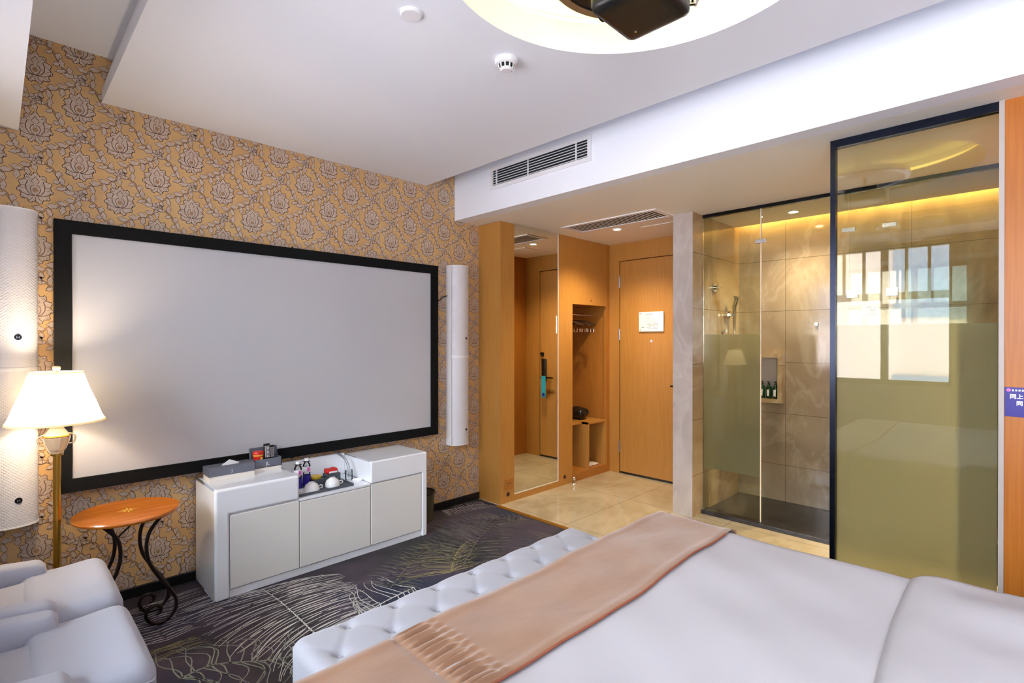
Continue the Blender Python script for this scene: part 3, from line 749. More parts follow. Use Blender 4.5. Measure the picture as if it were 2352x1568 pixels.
# ------------------------------------------------------------------ round side table
TX, TY = .422, 2.88
tb = thing('side_table', 'round honey wood side table on dark scrolled iron legs', 'table', (TX, TY, 0))
b = B(); b.lathe([(0, .512), (.192, .512), (.198, .517), (.200, .524), (.197, .530), (0, .530)], (TX, TY), 72); b.build('tabletop', M['table_wood'], tb, True)
b = B()
for k in range(8):
    a = k * PI / 4; l = .03 if k % 2 else .045
    q = [(TX + .010 * math.cos(a - .4), TY + .010 * math.sin(a - .4)), (TX + l * math.cos(a), TY + l * math.sin(a)), (TX + .010 * math.cos(a + .4), TY + .010 * math.sin(a + .4))]
    b.poly([(x, y, .5304) for x, y in q])
b.build('inlay', M['yellow'], tb)
b = B(); b.tube([(TX + .135 * math.cos(a), TY + .135 * math.sin(a), .506) for a in [2 * PI * k / 40 for k in range(40)]], .006, 8, closed=True)
b.tube([(TX - .13, TY, .505), (TX + .13, TY, .505)], .005, 8); b.tube([(TX - .055, TY - .075, .43), (TX + .085, TY + .075, .495)], .004, 8); b.build('iron_ring', M['iron'], tb, True)
prof = [(.118, .503), (.092, .48), (.058, .43), (.047, .37), (.056, .30), (.088, .23), (.130, .16), (.160, .10), (.158, .05), (.128, .016), (.098, .008), (.062, .022), (.044, .055), (.056, .086), (.084, .092), (.102, .074), (.096, .056), (.082, .052)]
for sx_, sy_ in ((1, -1), (1, 1), (-1, -1), (-1, 1)):
    b = B()
    b.tube(spline([(TX + .010 + sx_ * r, TY + sy_ * .075, z) for r, z in prof], 5), .0078, 10); b.build('leg', M['iron'], tb, True)

# ------------------------------------------------------------------ armchairs
def armchair(cy, label):
    t = thing('armchair', label, 'armchair', (-.05, cy, 0), 'pale armchairs in a row by the window')
    fab = M['chair']
    # seat cushion widening in front of the arms
    def tdisp(p, n):
        return .004 * math.sin(9 * p.x + 5 * p.y)
    b = B(); b.soft((-.34, cy - .155, .29), (.17, cy + .155, .45), .035, (16, 10, 6), tdisp); b.build('seat_back_cushion', fab, t, True, ang=80)
    b = B()
    b.soft((.05, cy - .232, .27), (.305, cy + .232, .452), .045, (18, 26, 12), lambda p, n: .006 * math.cos((p.y - cy) * 5) * max(n.z, 0) + .003 * math.sin(30 * p.x) * max(n.z, 0))
    b.build('seat', fab, t, True, ang=80)
    b = B(); b.soft((-.40, cy - .225, .09), (.295, cy + .225, .275), .03, (10, 10, 6)); b.build('base', fab, t, True, ang=80)
    b = B()
    loop = [(.296, cy - .21, .40), (.302, cy - .19, .405), (.304, cy, .405), (.302, cy + .19, .405)]
    b.tube(spline([(.06, cy - .2345, .405), (.20, cy - .2365, .405), (.27, cy - .230, .405), (.300, cy - .20, .405), (.3085, cy, .405), (.300, cy + .20, .405), (.27, cy + .230, .405), (.06, cy + .2345, .405)], 6), .0028, 6)
    b.build('piping', fab, t, True)
    for s_ in (-1, 1):
        b = B(); ya, yb_ = (cy + s_ * .155, cy + s_ * .250) if s_ > 0 else (cy + s_ * .250, cy + s_ * .155)
        def ad(p, n):
            front = max(0, (p.x - .02) / .11)
            return -.012 * front * max(n.z, 0) + .0025 * math.sin(60 * p.z + 20 * p.y) * max(0, n.x)
        b.soft((-.42, ya, .10), (.132, yb_, .500), .030, (20, 12, 14), ad)
        b.build('arm', fab, t, True, ang=80)
    b = B(); b.soft((-.475, cy - .25, .09), (-.33, cy + .25, .80), .05, (8, 14, 16)); b.build('backrest', fab, t, True, ang=80)
    for dx in (-.42, .24):
        for dy in (-.19, .19):
            b = B(); b.cyl((dx, cy + dy, .0), (dx, cy + dy, .095), .012, 12, .018); b.build('leg', M['black'], t, True)
    return t
armchair(2.357, 'pale lilac fabric armchair nearer the wallpapered wall, beside the floor lamp')
armchair(1.852, 'pale lilac fabric armchair nearer the bed, in front of the other armchair')

# ------------------------------------------------------------------ white sideboard
sb = thing('sideboard', 'low glossy white sideboard with three doors and a sunken middle counter', 'sideboard', (1.39, 3.02, 0))
X0, X1, YF, YK = .762, 2.032, 2.83, 3.183
xa, xb = 1.181, 1.617; HT, HC = .556, .425
b = B()
e_ = .001
b.prism([(X0 + e_, .002), (X0 + e_, HT - e_), (xa - e_, HT - e_), (xa - e_, HC - .014), (xb + e_, HC - .014), (xb + e_, HT - e_), (X1 - e_, HT - e_), (X1 - e_, .002), (X1 - .045, .002), (X1 - .045, .04), (X0 + .073, .04), (X0 + .073, .002)], 1, YF + .022, YK - e_)
b.prism([(X0, 0), (X0 + .068, 0), (X0 + .068, HC - .002), (xa, HC - .002), (xa, HT), (X0, HT)], 1, YF, YK, .014)
b.prism([(xb, HC - .004), (X1 - .040, HC - .004), (X1 - .040, 0), (X1, 0), (X1, HT), (xb, HT)], 1, YF, YK, .010)
b.box((xa + e_, YF + .003, HC - .014), (xb - e_, YK, HC), .002)
b.build('body', M['gloss_white'], sb, True, ang=80, wn=True)
for a, c_ in ((X0 + .071, xa - .001), (xa + .003, xb - .002), (xb + .003, X1 - .042)):
    top = HC - .008 if a < xa or a > xb else HC - .018
    b = B(); b.box((a, YF + .004, .045), (c_, YF + .0215, top), .004, 2); b.build('door', M['door_white'], sb, True, ang=80, wn=True)
B().box((X0 + .07, YF + .014, .002), (X1 - .042, YF + .024, .040)).build('plinth', M['gloss_white'], sb)
b = B(); b.box((xa + .001, YK - .022, HC), (xb - .001, YK, HT + .008), .006, 2); b.build('back_panel', M['gloss_white'], sb, True, ang=80, wn=True)

# things on the sideboard
tx = thing('tissue_box', 'slate grey and white tissue box on the raised end of the sideboard', 'tissue box', (.90, 3.074, HT))
b = B(); b.box((.787, 3.019, HT), (1.010, 3.129, HT + .024), .002); b.build('lower_box', M['pale_card'], tx)
b = B(); b.box((.785, 3.017, HT + .024), (1.012, 3.131, HT + .068), .002); b.build('lid', M['grey_card'], tx)
b = B()
b.prism([(.86, HT + .068), (.90, HT + .094), (.935, HT + .078), (.945, HT + .068)], 1, 3.064, 3.076); b.prism([(.872, HT + .068), (.912, HT + .088), (.95, HT + .072), (.95, HT + .068)], 1, 3.077, 3.084)
b.build('tissue', M['tissue'], tx)
text('logo', 'J', .022, (.893, 3.0162, HT + .036), (PI / 2, 0, 0), M['white_print'], tx)
hd = thing('remote_holder', 'slate grey desk caddy with high back beside the tissue box', 'caddy', (1.09, 3.094, HT))
b = B(); b.box((1.022, 3.054, HT), (1.168, 3.136, HT + .022), .001); b.build('base', M['pale_card'], hd)
b = B(); zb = HT + .022
b.prism([(3.052, zb), (3.138, zb), (3.138, HT + .125), (3.132, HT + .125), (3.114, HT + .070), (3.052, HT + .070)], 0, 1.020, 1.024); b.prism([(3.052, zb), (3.138, zb), (3.138, HT + .125), (3.132, HT + .125), (3.114, HT + .070), (3.052, HT + .070)], 0, 1.166, 1.170)
b.box((1.020, 3.052, zb), (1.170, 3.056, HT + .070)); b.box((1.020, 3.134, zb), (1.170, 3.138, HT + .125)); b.box((1.020, 3.052, zb), (1.170, 3.138, zb + .003)); b.build('body', M['grey_card'], hd)
text('logo', 'JL', .026, (1.082, 3.0512, HT + .034), (PI / 2, 0, 0), M['white_print'], hd)
tu = thing('snack_tub', 'small red snack tub with yellow label standing in the grey caddy', 'tub', (1.053, 3.089, HT + .026))
b = B(); b.lathe([(0, HT + .026), (.022, HT + .026), (.027, HT + .095), (0, HT + .095)], (1.053, 3.089), 28); b.build('body', M['red'], tu, True)
b = B(); b.lathe([(0, HT + .112), (.026, HT + .112), (.029, HT + .108), (.029, HT + .095), (0, HT + .095)], (1.053, 3.089), 28); b.build('lid', M['red'], tu, True)
b = B(); b.lathe([(.0276, HT + .088), (.0282, HT + .095), (.0276, HT + .096)], (1.053, 3.089), 28); b.box((1.056, 3.0605, HT + .055), (1.066, 3.0625, HT + .082)); b.build('label', M['yellow'], tu)
def remote(x, y, w, h, tilt, label):
    t = thing('remote_control', label, 'remote', (x, y, HT + .028), 'remote controls in the caddy')
    z0 = HT + .028
    b = B(); b.prism([(y - .006, z0), (y + .006, z0), (y + .006 + tilt, z0 + h), (y - .006 + tilt, z0 + h)], 0, x - w / 2, x + w / 2, .002); b.build('case', M['black'], t)
    b = B()
    for i in range(3):
        for j in range(9):
            zz = z0 + h * (.40 + .06 * j); yy = y - .0066 + tilt * (zz - z0) / h; xx = x + (i - 1) * w * .28
            b.box((xx - w * .09, yy - .001, zz - .002), (xx + w * .09, yy + .001, zz + .002))
    b.build('button', M['white_print'], t)
remote(1.098, 3.076, .032, .122, .012, 'black television remote with many pale buttons, taller of the two in the caddy')
remote(1.134, 3.099, .026, .105, .010, 'plain dark remote standing behind the button covered one')
# tray set
ty = thing('serving_tray', 'slate grey rectangular tray on the sunken counter of the sideboard', 'tray', (1.35, 2.96, HC))
b = B(); z = HC + .0003; b.box((1.196, 2.869, z), (1.514, 3.072, z + .005)); b.build('tray_base', M['tray'], ty)
b = B(); ring4(b, 2, z, z + .014, 1.190, 1.520, 2.863, 3.078, .006); b.build('rim', M['tray'], ty)
def cup(x, y, label):
    t = thing('teacup', label, 'cup', (x, y, HC + .005), 'white cups on the tray'); z = HC + .0055
    b = B(); b.lathe([(.040, z), (.042, z + .002), (.041, z + .018), (.034, z + .038), (.022, z + .046), (.018, z + .048), (.016, z + .052), (0, z + .050)], (x, y), 32); b.build('bowl', M['ceramic'], t, True)
    b = B(); b.tube(spline([(x + .038, y - .004, z + .022), (x + .056, y - .006, z + .026), (x + .060, y - .007, z + .012), (x + .042, y - .004, z + .008)], 5), .0035, 8); b.build('handle', M['ceramic'], t, True)
    return t
cup(1.285, 2.915, 'white china cup upside down on the tray, next to the water bottles')
cup(1.415, 2.925, 'white china cup upside down on the tray, in front of the red snack pack')
b = B(); b.lathe([(0, HC + .006), (.010, HC + .006), (.055, HC + .012), (.056, HC + .014), (.012, HC + .009)], (1.232, 2.925), 32)
tag(b.build('saucer', M['ceramic'], smooth=True), 'white saucer at the tray end beside the sideboard step', 'saucer')
def bottle(x, y, label):
    t = thing('water_bottle', label, 'bottle', (x, y, HC + .006), 'water bottles on the tray'); z = HC + .0055
    b = B(); b.lathe([(0, z), (.021, z), (.023, z + .004), (.023, z + .062), (.0225, z + .064)], (x, y), 20); b.build('base', M['blue'], t, True)
    b = B(); b.lathe([(.0225, z + .064), (.021, z + .072), (.022, z + .120), (.018, z + .132), (.011, z + .142), (.011, z + .150)], (x, y), 20); b.build('body', M['clear'], t, True)
    b = B(); b.lathe([(.0232, z + .084), (.0232, z + .116)], (x, y), 20); bb = b.build('label', M['white_print'], t, True)
    b = B(); b.box((x - .006, y - .0240, z + .088), (x + .010, y - .0228, z + .112)); b.build('print', M['pink'], bb)
    b = B(); b.lathe([(0, z + .164), (.012, z + .164), (.0135, z + .150), (.0135, z + .149), (0, z + .149)], (x, y), 16); b.build('cap', M['ceramic'], t, True)
    b = B(); b.lathe([(.0135, z + .142), (.021, z + .144), (.0135, z + .147)], (x, y), 16); b.build('collar', M['slot'], t, True)
bottle(1.242, 3.000, 'clear water bottle with white cap and blue base next to the sideboard step')
bottle(1.312, 3.045, 'clear water bottle with blue base and pink print beside the snack packs')
bx = B(); z = HC + .0056; bx.box((1.335, 3.0, z), (1.505, 3.066, z + .034), .002); bx.box((1.42, 3.0, z + .034), (1.505, 3.066, z + .052), .002)
tag(bx.build('snack_box', M['tray']), 'slate grey stepped box holding snacks at the back of the tray', 'box')
b = B(); b.lathe([(0, z + .036), (.026, z + .036), (.032, z + .048), (.033, z + .052), (0, z + .052)], (1.362, 3.03), 24); tag(b.build('yellow_cup', M['yellow'], smooth=True), 'round yellow lidded snack cup on the slate box', 'snack')
sp = thing('snack_pack', 'red lidded snack pack on top of the slate box', 'snack', (1.455, 3.035, z + .052))
b = B(); b.soft((1.425, 3.01, z + .052), (1.495, 3.062, z + .080), .009, (8, 8, 4), lambda p, n: .002 * math.sin(120 * p.x)); b.build('pack', M['red'], sp, True, ang=70)
b = B(); b.box((1.435, 3.006, z + .056), (1.485, 3.010, z + .066)); b.build('label', M['white_print'], sp)
# clear jar with bent tube, dish
jr = thing('clear_jar', 'clear plastic jar with a bent metal tube near the counter end', 'jar', (1.565, 3.00, HC))
b = B(); b.lathe([(0, HC + .002), (.021, HC + .002), (.023, HC + .006), (.022, HC + .060), (.024, HC + .062)], (1.560, 3.0), 18); b.build('body', M['clear'], jr, True)
b = B()
for dx in (0, .012): b.tube(spline([(1.556 + dx, 3.0, HC + .02), (1.557 + dx, 3.01, HC + .075), (1.552 + dx, 3.05, HC + .125), (1.535 + dx, 3.13, HC + .155), (1.53 + dx, 3.158, HC + .16)], 5), .0028, 8)
b.build('metal_tube', M['steel'], jr, True)
b = B(); b.lathe([(0, HC + .001), (.026, HC + .001), (.032, HC + .014), (.030, HC + .015), (.025, HC + .005), (0, HC + .004)], (1.575, 2.925), 24)
tag(b.build('glass_dish', M['ceramic'], smooth=True), 'small round white dish on the counter beside the clear jar', 'dish')
# bin behind the sideboard
bn = thing('waste_bin', 'dark round waste bin with black rim between the sideboard and the wall', 'bin', (2.165, 3.085, 0))
b = B(); b.lathe([(0, 0), (.078, 0), (.094, .205), (.090, .205), (.075, .008), (0, .008)], (2.165, 3.085), 32); b.build('body', M['olive'], bn, True)
b = B(); b.lathe([(.089, .203), (.0985, .203), (.0985, .213), (.089, .213), (.089, .203)], (2.165, 3.085), 32); b.build('rim', M['black'], bn, True)

# ------------------------------------------------------------------ tufted bench
bh = thing('tufted_bench', 'pale grey button tufted bench along the foot of the bed', 'bench', (1.205, 1.28, 0))
bx0, bx1, by0, by1, bz = .578, 1.835, 1.108, 1.462, .462
sx = .1625
btn = []
for j in range(3):
    yy = 1.418 - .112 * j
    for i in range(-1, 9):
        xx = .735 + sx * i + (sx / 2 if j % 2 else 0)
        if bx0 + .03 < xx < bx1 - .03: btn.append((xx, yy))
def tuft(p, n):
    if n.z < .2: return 0
    d = 1e9; s2 = 0
    for q in btn:
        r = math.hypot(p.x - q[0], p.y - q[1])
        if r < .09: s2 -= .013 * math.exp(-(r / .018) ** 2) + .005 * math.exp(-(r / .045) ** 2)
    # creases along the diamonds
    j = (1.418 - p.y) / .112; u = (p.x - .735) / sx
    a = (u + j / 2); c_ = (u - j / 2)
    ca = abs(a - round(a)); cc = abs(c_ - round(c_))
    cr = math.exp(-(ca / .07) ** 2) + math.exp(-(cc / .07) ** 2)
    return s2 - .0022 * min(cr, 1.3) * (1 if j > -.25 else .3) + .004
b = B(); b.soft((bx0, by0, .27), (bx1, by1, bz), .035, (180, 60, 10), tuft); b.build('seat', M['bench'], bh, True, ang=80)
for q in btn:
    b = B(); b.lathe([(0, bz - .0115), (.006, bz - .0125), (.009, bz - .017)], q, 12); b.build('button', M['bench'], bh, True)
b = B(); b.soft((bx0 + .004, by0 + .004, .09), (bx1 - .004, by1 - .004, .28), .02, (10, 6, 4)); b.build('base', M['bench'], bh, True, ang=80)
for xx in (bx0 + .08, bx1 - .08):
    for yy in (by0 + .06, by1 - .06):
        b = B(); b.cyl((xx, yy, 0), (xx, yy, .095), .016, 12, .022); b.build('leg', M['black'], bh, True)

# ------------------------------------------------------------------ bed
bd = thing('bed', 'double bed made up with smooth white duvet', 'bed', (1.03, .03, 0))
mx0, mx1, my0, my1, mz = .13, 1.93, -1.05, 1.088, .60
def wr(x, y):
    return (.004 * math.sin(3.1 * x + 2.2 * y) + .003 * math.sin(7 * x - 4 * y + 1) + .002 * math.sin(13 * x + 9 * y) + .0012 * math.sin(27 * x - 14 * y))
def bedd(p, n):
    return wr(p.x, p.y) * max(n.z, 0) + (.006 * math.sin(11 * p.x + 9 * p.y + 3 * p.z) * (1 - abs(n.z)) if p.z < .55 else 0)
b = B(); b.soft((mx0, my0, .20), (mx1, my1, mz), .055, (70, 80, 14), bedd); b.build('duvet', M['linen'], bd, True, ang=80)
b = B(); b.box((mx0 + .06, my0 + .02, .05), (mx1 - .06, my1 - .08, .24), .01); b.build('bed_base', M['bench'], bd)
b = B(); b.soft((mx0 - .04, my0 - .12, .05), (mx1 + .04, my0 - .02, 1.15), .03, (12, 4, 12)); b.build('headboard', M['bench'], bd, True, ang=80)
# turned-down layer toward the pillows
def fold(u, v):
    x = .55 + u * (1.30 + .06) ; y = .225 - v * .95
    if v < .02: pass
    over = max(0, x - 1.885)
    z = mz + .004 + .030 * (1 - math.exp(-v * 30)) + wr(x, y) + .008 * math.sin(9 * y + 5 * x) * min(1, v * 4) + .010 * math.exp(-((x - 1.72) / .10) ** 2) * min(1, v * 6)
    z += .003 * math.sin(19 * x + 10 * y) * min(1, v * 5)
    y += .018 * math.sin(4 * x + 1) - .03 * max(0, (1.2 - x))
    z -= 7 * over * over + over * .4
    return (min(x, 1.95 + over * .1), y, z)
b = B(); b.grid(70, 50, fold)
fo = b.build('turned_down_sheet', M['linen'], bd, True, ang=80)
sm = fo.modifiers.new('s', 'SOLIDIFY'); sm.thickness = .02; sm.offset = -1
# runner across the foot
rn = thing('bed_runner', 'tan velvet bed runner with gathered band lying across the foot of the bed', 'bed runner', (1.03, .91, .6))
def run_path(s_):
    """position along the runner from one hanging side over the top to the other"""
    L1 = .30; Lt = 1.80; R_ = .05
    return s_
def runner(u, v, lift=.006):
    tot = .32 + 1.82 + .32; s_ = u * tot
    y0, y1 = .765, 1.052
    if s_ < .32: x = mx0 - .012; z = mz - .32 + s_ + .005
    elif s_ < .32 + 1.82: x = mx0 - .010 + (s_ - .32); z = mz + lift
    else: x = mx1 + .012; z = mz + .005 - (s_ - 2.14)
    # round the corners
    for xe, sg in ((mx0 - .010, 1), (mx1 + .010, -1)):
        d = (x - xe) * sg
        if 0 <= d < .055 and z > mz - .06: z = mz + lift - .055 + math.sqrt(max(0, .055 ** 2 - (.055 - d) ** 2))
    flat = z > mz - .02
    wob = .008 * math.sin(3 * x + 1) + .004 * math.sin(9 * x)
    y = y0 + wob * (1 - v) + (y1 - y0 - wob * (1 - v)) * v
    if flat:
        z += wr(x, y) + .0022 * math.sin(16 * x + 22 * y) * math.sin(PI * v)
        e = min(v, 1 - v); z += .004 * math.exp(-((e - .05) / .05) ** 2)
        wdw = math.exp(-((x - .705) / .036) ** 4)
        z += wdw * (.0055 * math.sin(2 * PI * y / .021 + 9 * (x - .70)) + .002 * math.sin(2 * PI * y / .013)) + .006 * math.exp(-((x - .76) / .012) ** 2) * math.sin(2 * PI * y / .026) * .5 - .004 * math.exp(-((x - .655) / .008) ** 2)
    return (x, y, z)
b = B()
us = []
k = 0.0
while k < 1: us.append(k); k += .0022 if .325 < k < .42 else .008
us.append(1.0)
V = [[b.bm.verts.new(runner(u_, v_ / 110)) for v_ in range(111)] for u_ in us]
for i in range(len(us) - 1):
    for j in range(110): b.bm.faces.new([V[i][j], V[i + 1][j], V[i + 1][j + 1], V[i][j + 1]])
ro = b.build('velvet', M['runner'], rn, True, ang=80)
b = B(); b.tube([Vector(runner(i / 200, 0)) + Vector((0, -.001, .0)) for i in range(32, 167)], .0032, 8); b.build('hem', M['runner_edge'], rn, True)

# ------------------------------------------------------------------ wardrobe and foyer joinery
wr_ = thing('wardrobe', 'built-in orange wood wardrobe unit with open hanging niche in the entrance', 'wardrobe', (3.55, 3.1, 0))
YW = 2.94
b = B()
b.box((2.812, YW, 0), (2.966, 3.49, ZF - .001)); b.box((2.966, YW, 0), (3.522, YW + .03, .056)); b.box((2.966, YW + .02, .056), (3.522, 3.49, ZF - .001))
b.box((3.522, YW, 0), (3.72, 3.49, ZF - .001)); b.build('body', M['wood'], wr_)
b = B(); b.box((3.72, YW + .003, 1.628), (4.262, YW + .022, ZF - .001)); b.build('upper_door', M['wood'], wr_)
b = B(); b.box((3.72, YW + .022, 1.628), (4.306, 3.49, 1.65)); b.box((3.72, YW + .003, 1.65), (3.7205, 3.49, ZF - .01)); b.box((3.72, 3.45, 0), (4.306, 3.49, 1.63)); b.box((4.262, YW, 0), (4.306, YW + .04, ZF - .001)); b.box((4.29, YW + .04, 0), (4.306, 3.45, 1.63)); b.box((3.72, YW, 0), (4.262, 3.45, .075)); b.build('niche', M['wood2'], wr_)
b = B(); b.box((3.963, YW + .004, .075), (3.981, 3.28, .515)); b.box((3.72, 3.02, .497), (3.963, 3.44, .515)); b.box((3.963, YW + .004, .497), (4.262, 3.44, .515)); b.box((4.245, YW + .004, .075), (4.262, 3.28, .497)); b.box((3.98, 3.26, .075), (4.245, 3.28, .497)); b.build('shoe_shelf', M['wood'], wr_)
b = B(); b.cyl((4.0, YW + .003, 1.668), (4.0, YW - .001, 1.668), .007, 12); b.tube([(4.0, YW - .001, 1.668), (3.995, YW - .006, 1.675), (3.995, YW - .006, 1.69)], .0025, 6); b.build('key', M['gold'], wr_)
b = B(); b.cyl((3.725, 3.13, 1.545), (4.285, 3.13, 1.545), .011, 14); b.build('hanging_rail', M['chrome'], wr_, True)
for i, xx in enumerate((3.86, 3.90, 3.935, 4.02, 4.07, 4.12)):
    h = thing('clothes_hanger', 'dark wooden clothes hanger with chrome clips on the wardrobe rail', 'hanger', (xx, 3.13, 1.44), 'hangers on the wardrobe rail')
    b = B(); b.tube(spline([(xx, 3.11, 1.545), (xx, 3.13, 1.560), (xx, 3.148, 1.545), (xx, 3.14, 1.52), (xx, 3.13, 1.505), (xx, 3.13, 1.48)], 4), .002, 6); b.build('hook', M['chrome'], h, True)
    b = B(); b.tube(spline([(xx, 2.975, 1.435), (xx, 3.04, 1.465), (xx, 3.13, 1.485), (xx, 3.22, 1.465), (xx, 3.30, 1.435)], 5), .007, 8); b.build('shoulder', M['brown'], h, True)
    b = B(); b.cyl((xx, 2.985, 1.40), (xx, 3.29, 1.40), .003, 6); b.build('bar', M['chrome'], h, True)
    for yy in (3.0, 3.07):
        b = B(); b.box((xx - .006, yy - .007, 1.375), (xx + .006, yy + .007, 1.408), .001); b.build('clip', M['chrome'], h)
b = B(); b.soft((4.02, 3.08, .515), (4.20, 3.30, .625), .06, (14, 14, 10), lambda p, n: .012 * math.sin(34 * p.x + 20 * p.z) * math.sin(28 * p.y))
tag(b.build('dark_bag', M['black'], smooth=True, ang=80), 'dark crumpled cloth bag on the shoe shelf inside the wardrobe niche', 'bag')
b = B(); b.box((4.01, 2.99, .076), (4.10, 3.20, .088), .004); b.box((4.115, 2.985, .076), (4.20, 3.195, .088), .004)
sl = b.build('slippers', M['ceramic']); bpy.data.objects.remove(sl)
for i, (xa_, lb) in enumerate(((4.01, 'white folded slipper in the shoe shelf, next to the wood divider'), (4.112, 'white folded slipper in the shoe shelf, towards the entrance door'))):
    b = B(); b.soft((xa_, 2.99, .076), (xa_ + .085, 3.21, .094), .008, (6, 10, 3)); tag(b.build('slipper', M['ceramic'], smooth=True), lb, 'slipper', 'slippers in the shoe shelf')
# mirror
mr = thing('wall_mirror', 'tall frameless mirror set in the wood front of the wardrobe', 'mirror', (3.245, YW, .056))
mm_ = bpy.data.materials.new('mirror_silver'); mm_.use_nodes = True; q = mm_.node_tree.nodes['Principled BSDF']; q.inputs['Base Color'].default_value = (.80, .80, .70, 1); q.inputs['Metallic'].default_value = 1; q.inputs['Roughness'].default_value = .01
B().box((2.967, YW + .002, .057), (3.514, YW + .008, ZF - .002)).build('glass', mm_, mr)
B().box((3.514, YW - .002, .050), (3.520, YW + .01, ZF - .002)).build('edge_trim', M['pale_card'], mr)
B().box((2.967, YW - .001, .050), (3.514, YW + .004, .057)).build('lower_trim', M['pale_card'], mr)
b = B(); b.box((3.496, YW - .002, 1.357), (3.500, YW + .0018, 1.511), .0005); b.build('handle', M['chrome'], mr)
# socket, spots, stopper
sk = thing('wall_socket', 'small brass coloured socket low on the wardrobe side panel', 'socket', (2.90, YW, .147))
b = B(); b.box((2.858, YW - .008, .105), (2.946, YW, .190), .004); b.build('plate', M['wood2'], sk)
b = B()
for (xx, zz) in ((2.885, .155), (2.905, .155), (2.895, .135), (2.922, .150)): b.box((xx - .003, YW - .0095, zz - .005), (xx + .003, YW - .0078, zz + .005))
b.build('slot', M['brown'], sk)
for x_, z_, lb in ((2.895, .066, 'small round dark floor light in the wardrobe panel under the socket'), (3.607, .071, 'small round dark floor light in the wardrobe panel beside the niche')):
    b = B(); b.cyl((x_, YW - .003, z_), (x_, YW, z_), .017, 20); tag(b.build('foot_light', M['brown'], smooth=True), lb, 'light', 'round foot lights in the wardrobe front')
ds = thing('door_stopper', 'small chrome door stopper standing on the marble floor', 'door stopper', (3.70, 2.905, 0))
b = B(); b.lathe([(0, 0), (.024, 0), (.024, .004), (.012, .012), (.009, .035), (0, .035)], (3.70, 2.905), 20); b.build('base', M['chrome'], ds, True)
b = B(); b.lathe([(0, .035), (.014, .035), (.016, .045), (.012, .06), (0, .062)], (3.70, 2.905), 20); b.build('head', M['chrome'], ds, True)

# ------------------------------------------------------------------ entrance door
dr = B(); dr.box((XD + .004, 2.016, .02), (XD + .048, 2.822, 2.060), .002)
door = struct(dr.build('door_1', M['wood']))
B().box((XD + .004, 2.016, .002), (XD + .044, 2.822, .019)).build('door_sweep', M['black'], door)
for z in (1.86, 1.35, .26):
    b = B(); b.cyl((XD - .003, 2.826, z - .055), (XD - .003, 2.826, z + .055), .005, 12)
    b.box((XD - .002, 2.818, z - .05), (XD + .004, 2.834, z + .05)); b.build('hinge', M['steel'], door, True)
b = B(); b.cyl((XD + .004, 2.48, 1.288), (XD - .001, 2.48, 1.288), .012, 16); b.build('peephole', M['steel'], door)
lk = B(); lk.box((XD - .018, 2.050, .84), (XD + .004, 2.115, 1.09), .008, 2); lock = lk.build('smart_lock', M['black'], door)
b = B(); b.tube([(XD - .018, 2.085, .885), (XD - .058, 2.085, .885), (XD - .060, 2.11, .885), (XD - .060, 2.255, .887)], .008, 10); b.build('door_handle', M['black_metal'], lock, True)
b = B(); b.tube([(XD - .0, 2.06, 1.14), (XD - .03, 2.06, 1.14), (XD - .04, 2.06, 1.155)], .009, 10); b.box((XD - .012, 2.035, 1.115), (XD + .004, 2.075, 1.16), .002); b.build('safety_latch', M['black_metal'], door)
dn = thing('door_hanger', 'cyan do not disturb card hanging from the entrance door handle', 'card', (XD - .06, 2.14, .73))
b = B(); b.box((XD - .0735, 2.10, .67), (XD - .0715, 2.165, .905), .001); b.build('card', M['cyan'], dn)
b = B(); b.cyl((XD - .074, 2.132, .70), (XD - .0705, 2.132, .70), .02, 20); b.build('emblem', M['blue_sign'], dn)
# notice on the door
nt_ = thing('evacuation_notice', 'white acrylic notice with small grey print on the entrance door', 'notice', (XD, 2.48, 1.377))
b = B(); b.box((XD - .010, 2.351, 1.377), (XD - .005, 2.605, 1.560), .001); b.build('panel', M['ceramic'], nt_)
for yy in (2.365, 2.59):
    for zz in (1.392, 1.546):
        b = B(); b.cyl((XD - .014, yy, zz), (XD + .002, yy, zz), .006, 14); b.build('standoff', M['steel'], nt_, True)
b = B(); rr = random.Random(3); X = XD - .0104
b.box((X, 2.46, 1.535), (X + .0005, 2.54, 1.541))
for k in range(5):
    zz = 1.452 - .013 * k; b.box((X, 2.405, zz), (X + .0005, 2.405 + .02 + .045 * rr.random() + .03, zz + .004)); b.box((X, 2.475, zz), (X + .0005, 2.50 + .03 * rr.random(), zz + .004))
for (ya, yb_, za, zb_) in ((2.42, 2.56, 1.500, 1.502), (2.42, 2.56, 1.472, 1.474), (2.50, 2.502, 1.474, 1.52), (2.46, 2.462, 1.474, 1.50), (2.55, 2.575, 1.41, 1.418)): b.box((X, ya, za), (X + .0005, yb_, zb_))
b.build('print', M['notice_ink'], nt_)

# ------------------------------------------------------------------ shower
th = B(); th.box((XG - .035, .068, 0), (XG + .05, 1.734, .028), .003); struct(th.build('trim_3', M['black_stone']))
sf = B(); sf.box((XG + .05, YB, 0), (XS, 1.734, .012)); struct(sf.build('floor_shower', M['black_stone']))
def pane(name, x, y0, y1, z0, z1, m, th_, label, bands, parts=None):
    t = thing(name, label, 'glass panel', (x, (y0 + y1) / 2, z0))
    B().box((x - th_ / 2, y0, z0), (x + th_ / 2, y1, z1)).build('pane', m, t)
    for (a, c_) in bands: B().box((x + th_ / 2 + .0003, y0 + .002, a), (x + th_ / 2 + .0012, y1 - .002, c_)).build('frosted_band', M['frost'], t)
    return t
p1 = pane('shower_glass', XG, 1.322, 1.732, .03, ZF - .022, M['glass'], .008, 'fixed shower glass with frosted middle band beside the marble pillar', [(.34, 1.34)])
B().box((XG - .006, 1.3175, .03), (XG + .006, 1.3215, ZF - .022)).build('edge_strip', M['pale_card'], p1)
